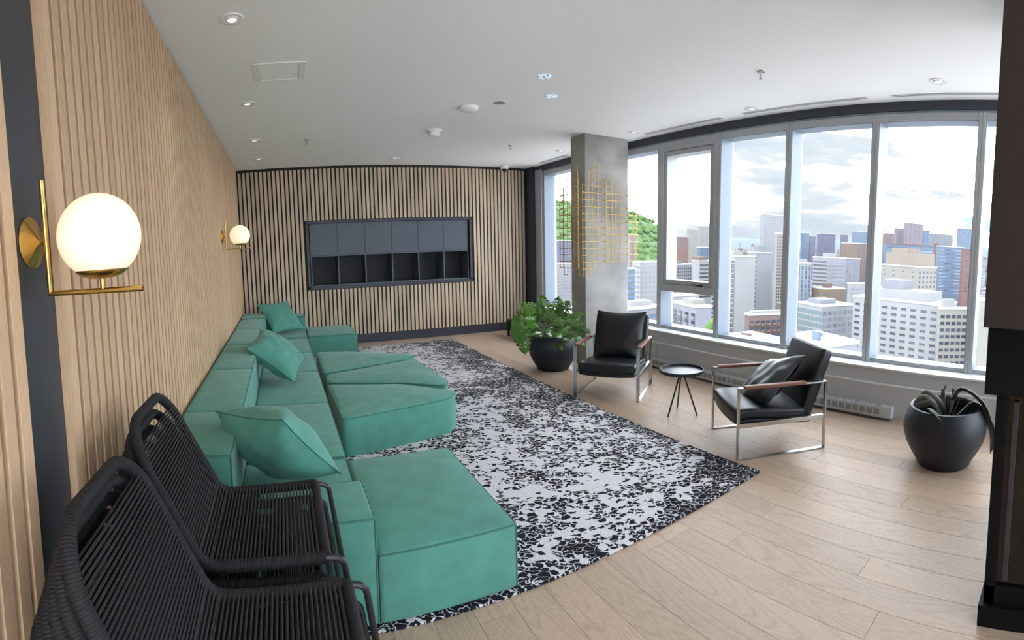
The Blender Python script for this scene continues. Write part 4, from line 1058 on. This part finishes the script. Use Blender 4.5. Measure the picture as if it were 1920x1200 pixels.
for lab, *a, wl_, wn_ in [('far dark blue tower, the leftmost of the skyline group', 949.3, 555.7, -24.7, 18.8, 6.1, 33.8, 'c_blue', 5), ('far grey-blue tower close against the dark blue one', 975.5, 550.3, -25.6, 14.7, 6.3, 27.9, 'c_purple', 4),
        ('far broad purple tower alone on the skyline', 879.7, 475.5, -26.6, 39.9, 9.3, 31.1, 'c_purple', 9), ('far thin grey-blue tower on the skyline', 1035.6, 500, -29.2, 16.6, 8.6, 35.1, 'c_purple', 4),
        ('far light blue glass tower above the terracotta tower', 819, 373.1, -30.5, 35.9, 6.7, 34.4, 'c_glassblue', 8), ('far mauve tower with a stepped frame, highest of the right skyline', 853.4, 285.9, -36.5, 37.1, 8.4, 54, 'c_mauve', 4),
        ('far mauve tower attached to the stepped one', 904.3, 322.3, -35.4, 21.5, 9, 46.5, 'c_mauve', 5), ('far low mauve block left of the stepped tower', 934.6, 355.7, -34.2, 26.4, 15, 36.8, 'c_brown', 6),
        ('far dark blue annex right of the stepped tower', 910.5, 271, -38.4, 14.9, 5.3, 44.6, 'c_blue', 3), ('far long grey block on the right skyline', 1059.5, 295.8, -39.4, 58.9, 10.3, 45.5, 'c_grey', 12),
        ('far blue glass tower beside the last mullion', 703.3, 154.2, -42.6, 39.5, 8.1, 40.3, 'c_glassblue', 8)]:
    building(lab, *a, wl_, ('grid', wn_, 12, B_ if 'lue' in wl_ else G_, .45, .55, J), None, name='office_tower')
building('wide hospital block of blue glass under a red roof line', 467.3, 177.9, -49.2, 54.8, 7.9, 9.2, 'c_glassblue', ('ribbon', 1, 8, B_, .6), None, cap='c_red', name='hospital_building')
building('red stair tower between the two blue glass blocks', 463.4, 125.1, -39.9, 3.8, 2.7, 11, 'c_red', None, None, cap='c_red', name='stair_tower')
building('blue glass block with light floor bands', 435.3, 114.1, -50.3, 25.4, 5.7, 8.6, 'c_glassblue', ('grid', 2, 14, 'c_win_blue', .5, .85), None, name='hospital_building')
building('red end tower at the right of the blue glass block', 430.7, 90.1, -43.2, 8.1, 4.1, 6.5, 'c_red', ('grid', 1, 12, D_, .5, .4), None, cap='c_red', name='stair_tower')
building('cream stone tower with a stepped beige top', 296.6, 90.3, -23.1, 18.8, 33.2, -7.4, 'c_cream', ('grid', 5, 10, D_, .55, .4), ('grid', 4, 4, D_, .2, .12), [(.0, .95, .05, .85, 8, 'c_beige'), (.1, .8, .35, .75, 11, 'c_beige')])
building('big white hotel slab with a grid of paired dark windows', 193.8, 49.3, -10.7, 17.4, 42.1, -19.1, W_, ('ribbon', 1, 14, G_, .4), ('grid', 9, 15, D_, .38, .55), [(.1, .9, .15, .85, 4, W_), (.2, .7, .45, .7, 8, 'c_lav')], name='hotel_building', fh=2.72)
building('white block with dense bands of small windows joined to the hotel slab', 184.2, 46.4, -55.9, 11.4, 1.8, -19.2, 'c_cream', ('grid', 5, 16, D_, .45, .7), None, [(.1, .5, 0, 1, 3, W_)], fh=2.6)
building('low white annex roof at the base of the hotel slab', 107, 42, -28.6, 8.4, 4, -26.1, W_, ('ribbon', 1, 1, G_, .4), ('ribbon', 1, 1, G_, .4))
building('plain cream wall block behind the last window pane', 167.7, 28.1, -45.5, 17.3, 5.2, -13.5, 'c_cream', ('ribbon', 1, 3, 'c_beige', .12), None)

# dense small town between and behind the towers
rnd = random.Random(21)
mb = MB(); mi = []
spots = [(o.matrix_basis @ Vector((8, 8, 0))).to_2d() for o in C.objects if o.type == 'EMPTY' and o.get('category') == 'building']
while len(mi) < 1500 * 6:
    a = rnd.uniform(.42, 1.52); d = rnd.choice((rnd.uniform(330, 700), rnd.uniform(600, 2600), rnd.uniform(900, 3600)))
    x_, y_ = d * math.sin(a), d * math.cos(a); sx, sy = rnd.uniform(8, 26), rnd.uniform(8, 26)
    if min((s_ - Vector((x_, y_))).length for s_ in spots) < (45 if d < 650 else 80) or (d > 560 and a < .86): continue
    top = GZ + rnd.uniform(8, 26) + max(0, d - 700) * .026 + (rnd.uniform(0, 26) if rnd.random() < .18 else 0)
    mb.box(x_ - sx / 2, x_ + sx / 2, y_ - sy / 2, y_ + sy / 2, GZ, top); mi += [rnd.choice((0, 0, 0, 1, 2, 2))] * 6
o = mb.build('distant_town', 'c_white', smooth=False)
o.data.materials.append(MATS['c_brown']); o.data.materials.append(MATS['c_lav']); o.data.polygons.foreach_set('material_index', mi)
tag(o, 'countless small pale and brick houses spreading to the horizon', 'houses', None, 'stuff')
# wooded hill left of the opening window, faint ridge on the horizon
def hill(name, sil, d0, d1, d2, m, base, label):
    vs = []; fs = []; R_ = 14; n_ = len(sil)
    for (a, z) in sil:
        for k in range(R_ + 1):
            q = k / R_
            if q <= .6: d = d0 + (d1 - d0) * q / .6; s_ = q / .6; h_ = base + (z - base) * (s_ * s_ * (3 - 2 * s_))
            else: d = d1 + (d2 - d1) * (q - .6) / .4; s_ = 1 - (q - .6) / .4; h_ = base + (z - base) * s_
            vs.append((d * math.sin(a), d * math.cos(a), h_))
    for i in range(n_ - 1):
        for k in range(R_): b = i * (R_ + 1) + k; fs.append((b, b + 1, b + R_ + 2, b + R_ + 1))
    o = MB()._add(vs, fs).build(name, m, ang=80); struct(o, label); return o
sil = [(.15, 120), (.30, 132), (.45, 134), (.535, 126), (.60, 118), (.66, 106), (.70, 92), (.735, 70), (.77, 38), (.81, 12), (.87, -20), (.95, -80)]
sil = [(a + (b - a) * k / 6, z + (zz - z) * k / 6) for (a, z), (b, zz) in zip(sil, sil[1:]) for k in range(6)]
hill('wooded_hill', sil, 620, 1500, 2300, 'c_hill', GZ, 'green wooded hill rising behind the city')
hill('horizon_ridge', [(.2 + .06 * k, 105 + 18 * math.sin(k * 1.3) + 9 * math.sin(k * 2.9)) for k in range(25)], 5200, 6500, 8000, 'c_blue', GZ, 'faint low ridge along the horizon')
def crown(m, x_, y_, z_, r_, rr):
    vs = []; fs = []; A, B2 = 9, 6
    for j in range(B2 + 1):
        for i in range(A):
            th = PI * j / B2; ph = 2 * PI * i / A; k = r_ * rr.uniform(.75, 1.12)
            vs.append((x_ + k * math.sin(th) * math.cos(ph), y_ + k * math.sin(th) * math.sin(ph), z_ + .85 * k * math.cos(th)))
    for j in range(B2):
        for i in range(A): fs.append((j * A + i, (j + 1) * A + i, (j + 1) * A + (i + 1) % A, j * A + (i + 1) % A))
    m._add(vs, fs)
mb = MB()
for _ in range(900):
    i = rnd.randrange(len(sil)); a, z = sil[i]; q = rnd.uniform(.15, 1); d = 620 + 880 * q; h_ = GZ + (z - GZ) * (q * q * (3 - 2 * q))
    a += rnd.uniform(-.008, .008)
    if a > .775 or (a > .70 and d < 860): continue
    crown(mb, d * math.sin(a), d * math.cos(a), h_, rnd.uniform(5, 11), rnd)
tag(mb.build('hill_forest', 'c_tree', ang=80), 'dense green forest of tree crowns covering the hill', 'forest', None, 'stuff')
for (a, d, z, r_, lab) in [(1.045 - .12, 205, -40, 4.2, 'green street tree at the foot of the striped slab tower'), (.985, 210, -41, 3.6, 'smaller green street tree beside the striped slab tower'), (.945, 190, -41, 3.0, 'light green street tree against the brick row building'),
                          (.548, 160, -22, 5.5, 'tall green tree seen through the corner window beside the column'), (.560, 190, -30, 5.5, 'round green tree lower down outside the corner window'), (.87, 150, -22, 2.2, 'small green tree beside the cream balcony tower')]:
    t = thing('street_tree', lab, 'tree', (d * math.sin(a), d * math.cos(a), GZ))
    m = MB(); crown(m, 0, 0, z - GZ, r_, rnd); crown(m, r_ * .8, -r_ * .3, z - GZ - r_ * .5, r_ * .7, rnd); crown(m, -r_ * .7, r_ * .3, z - GZ - r_ * .4, r_ * .75, rnd)
    m.build('crown', 'c_tree', t, ang=80)
    MB().tube([(0, 0, 0), (0, 0, z - GZ)], r_ * .1, 7).build('trunk', 'c_brown', t)
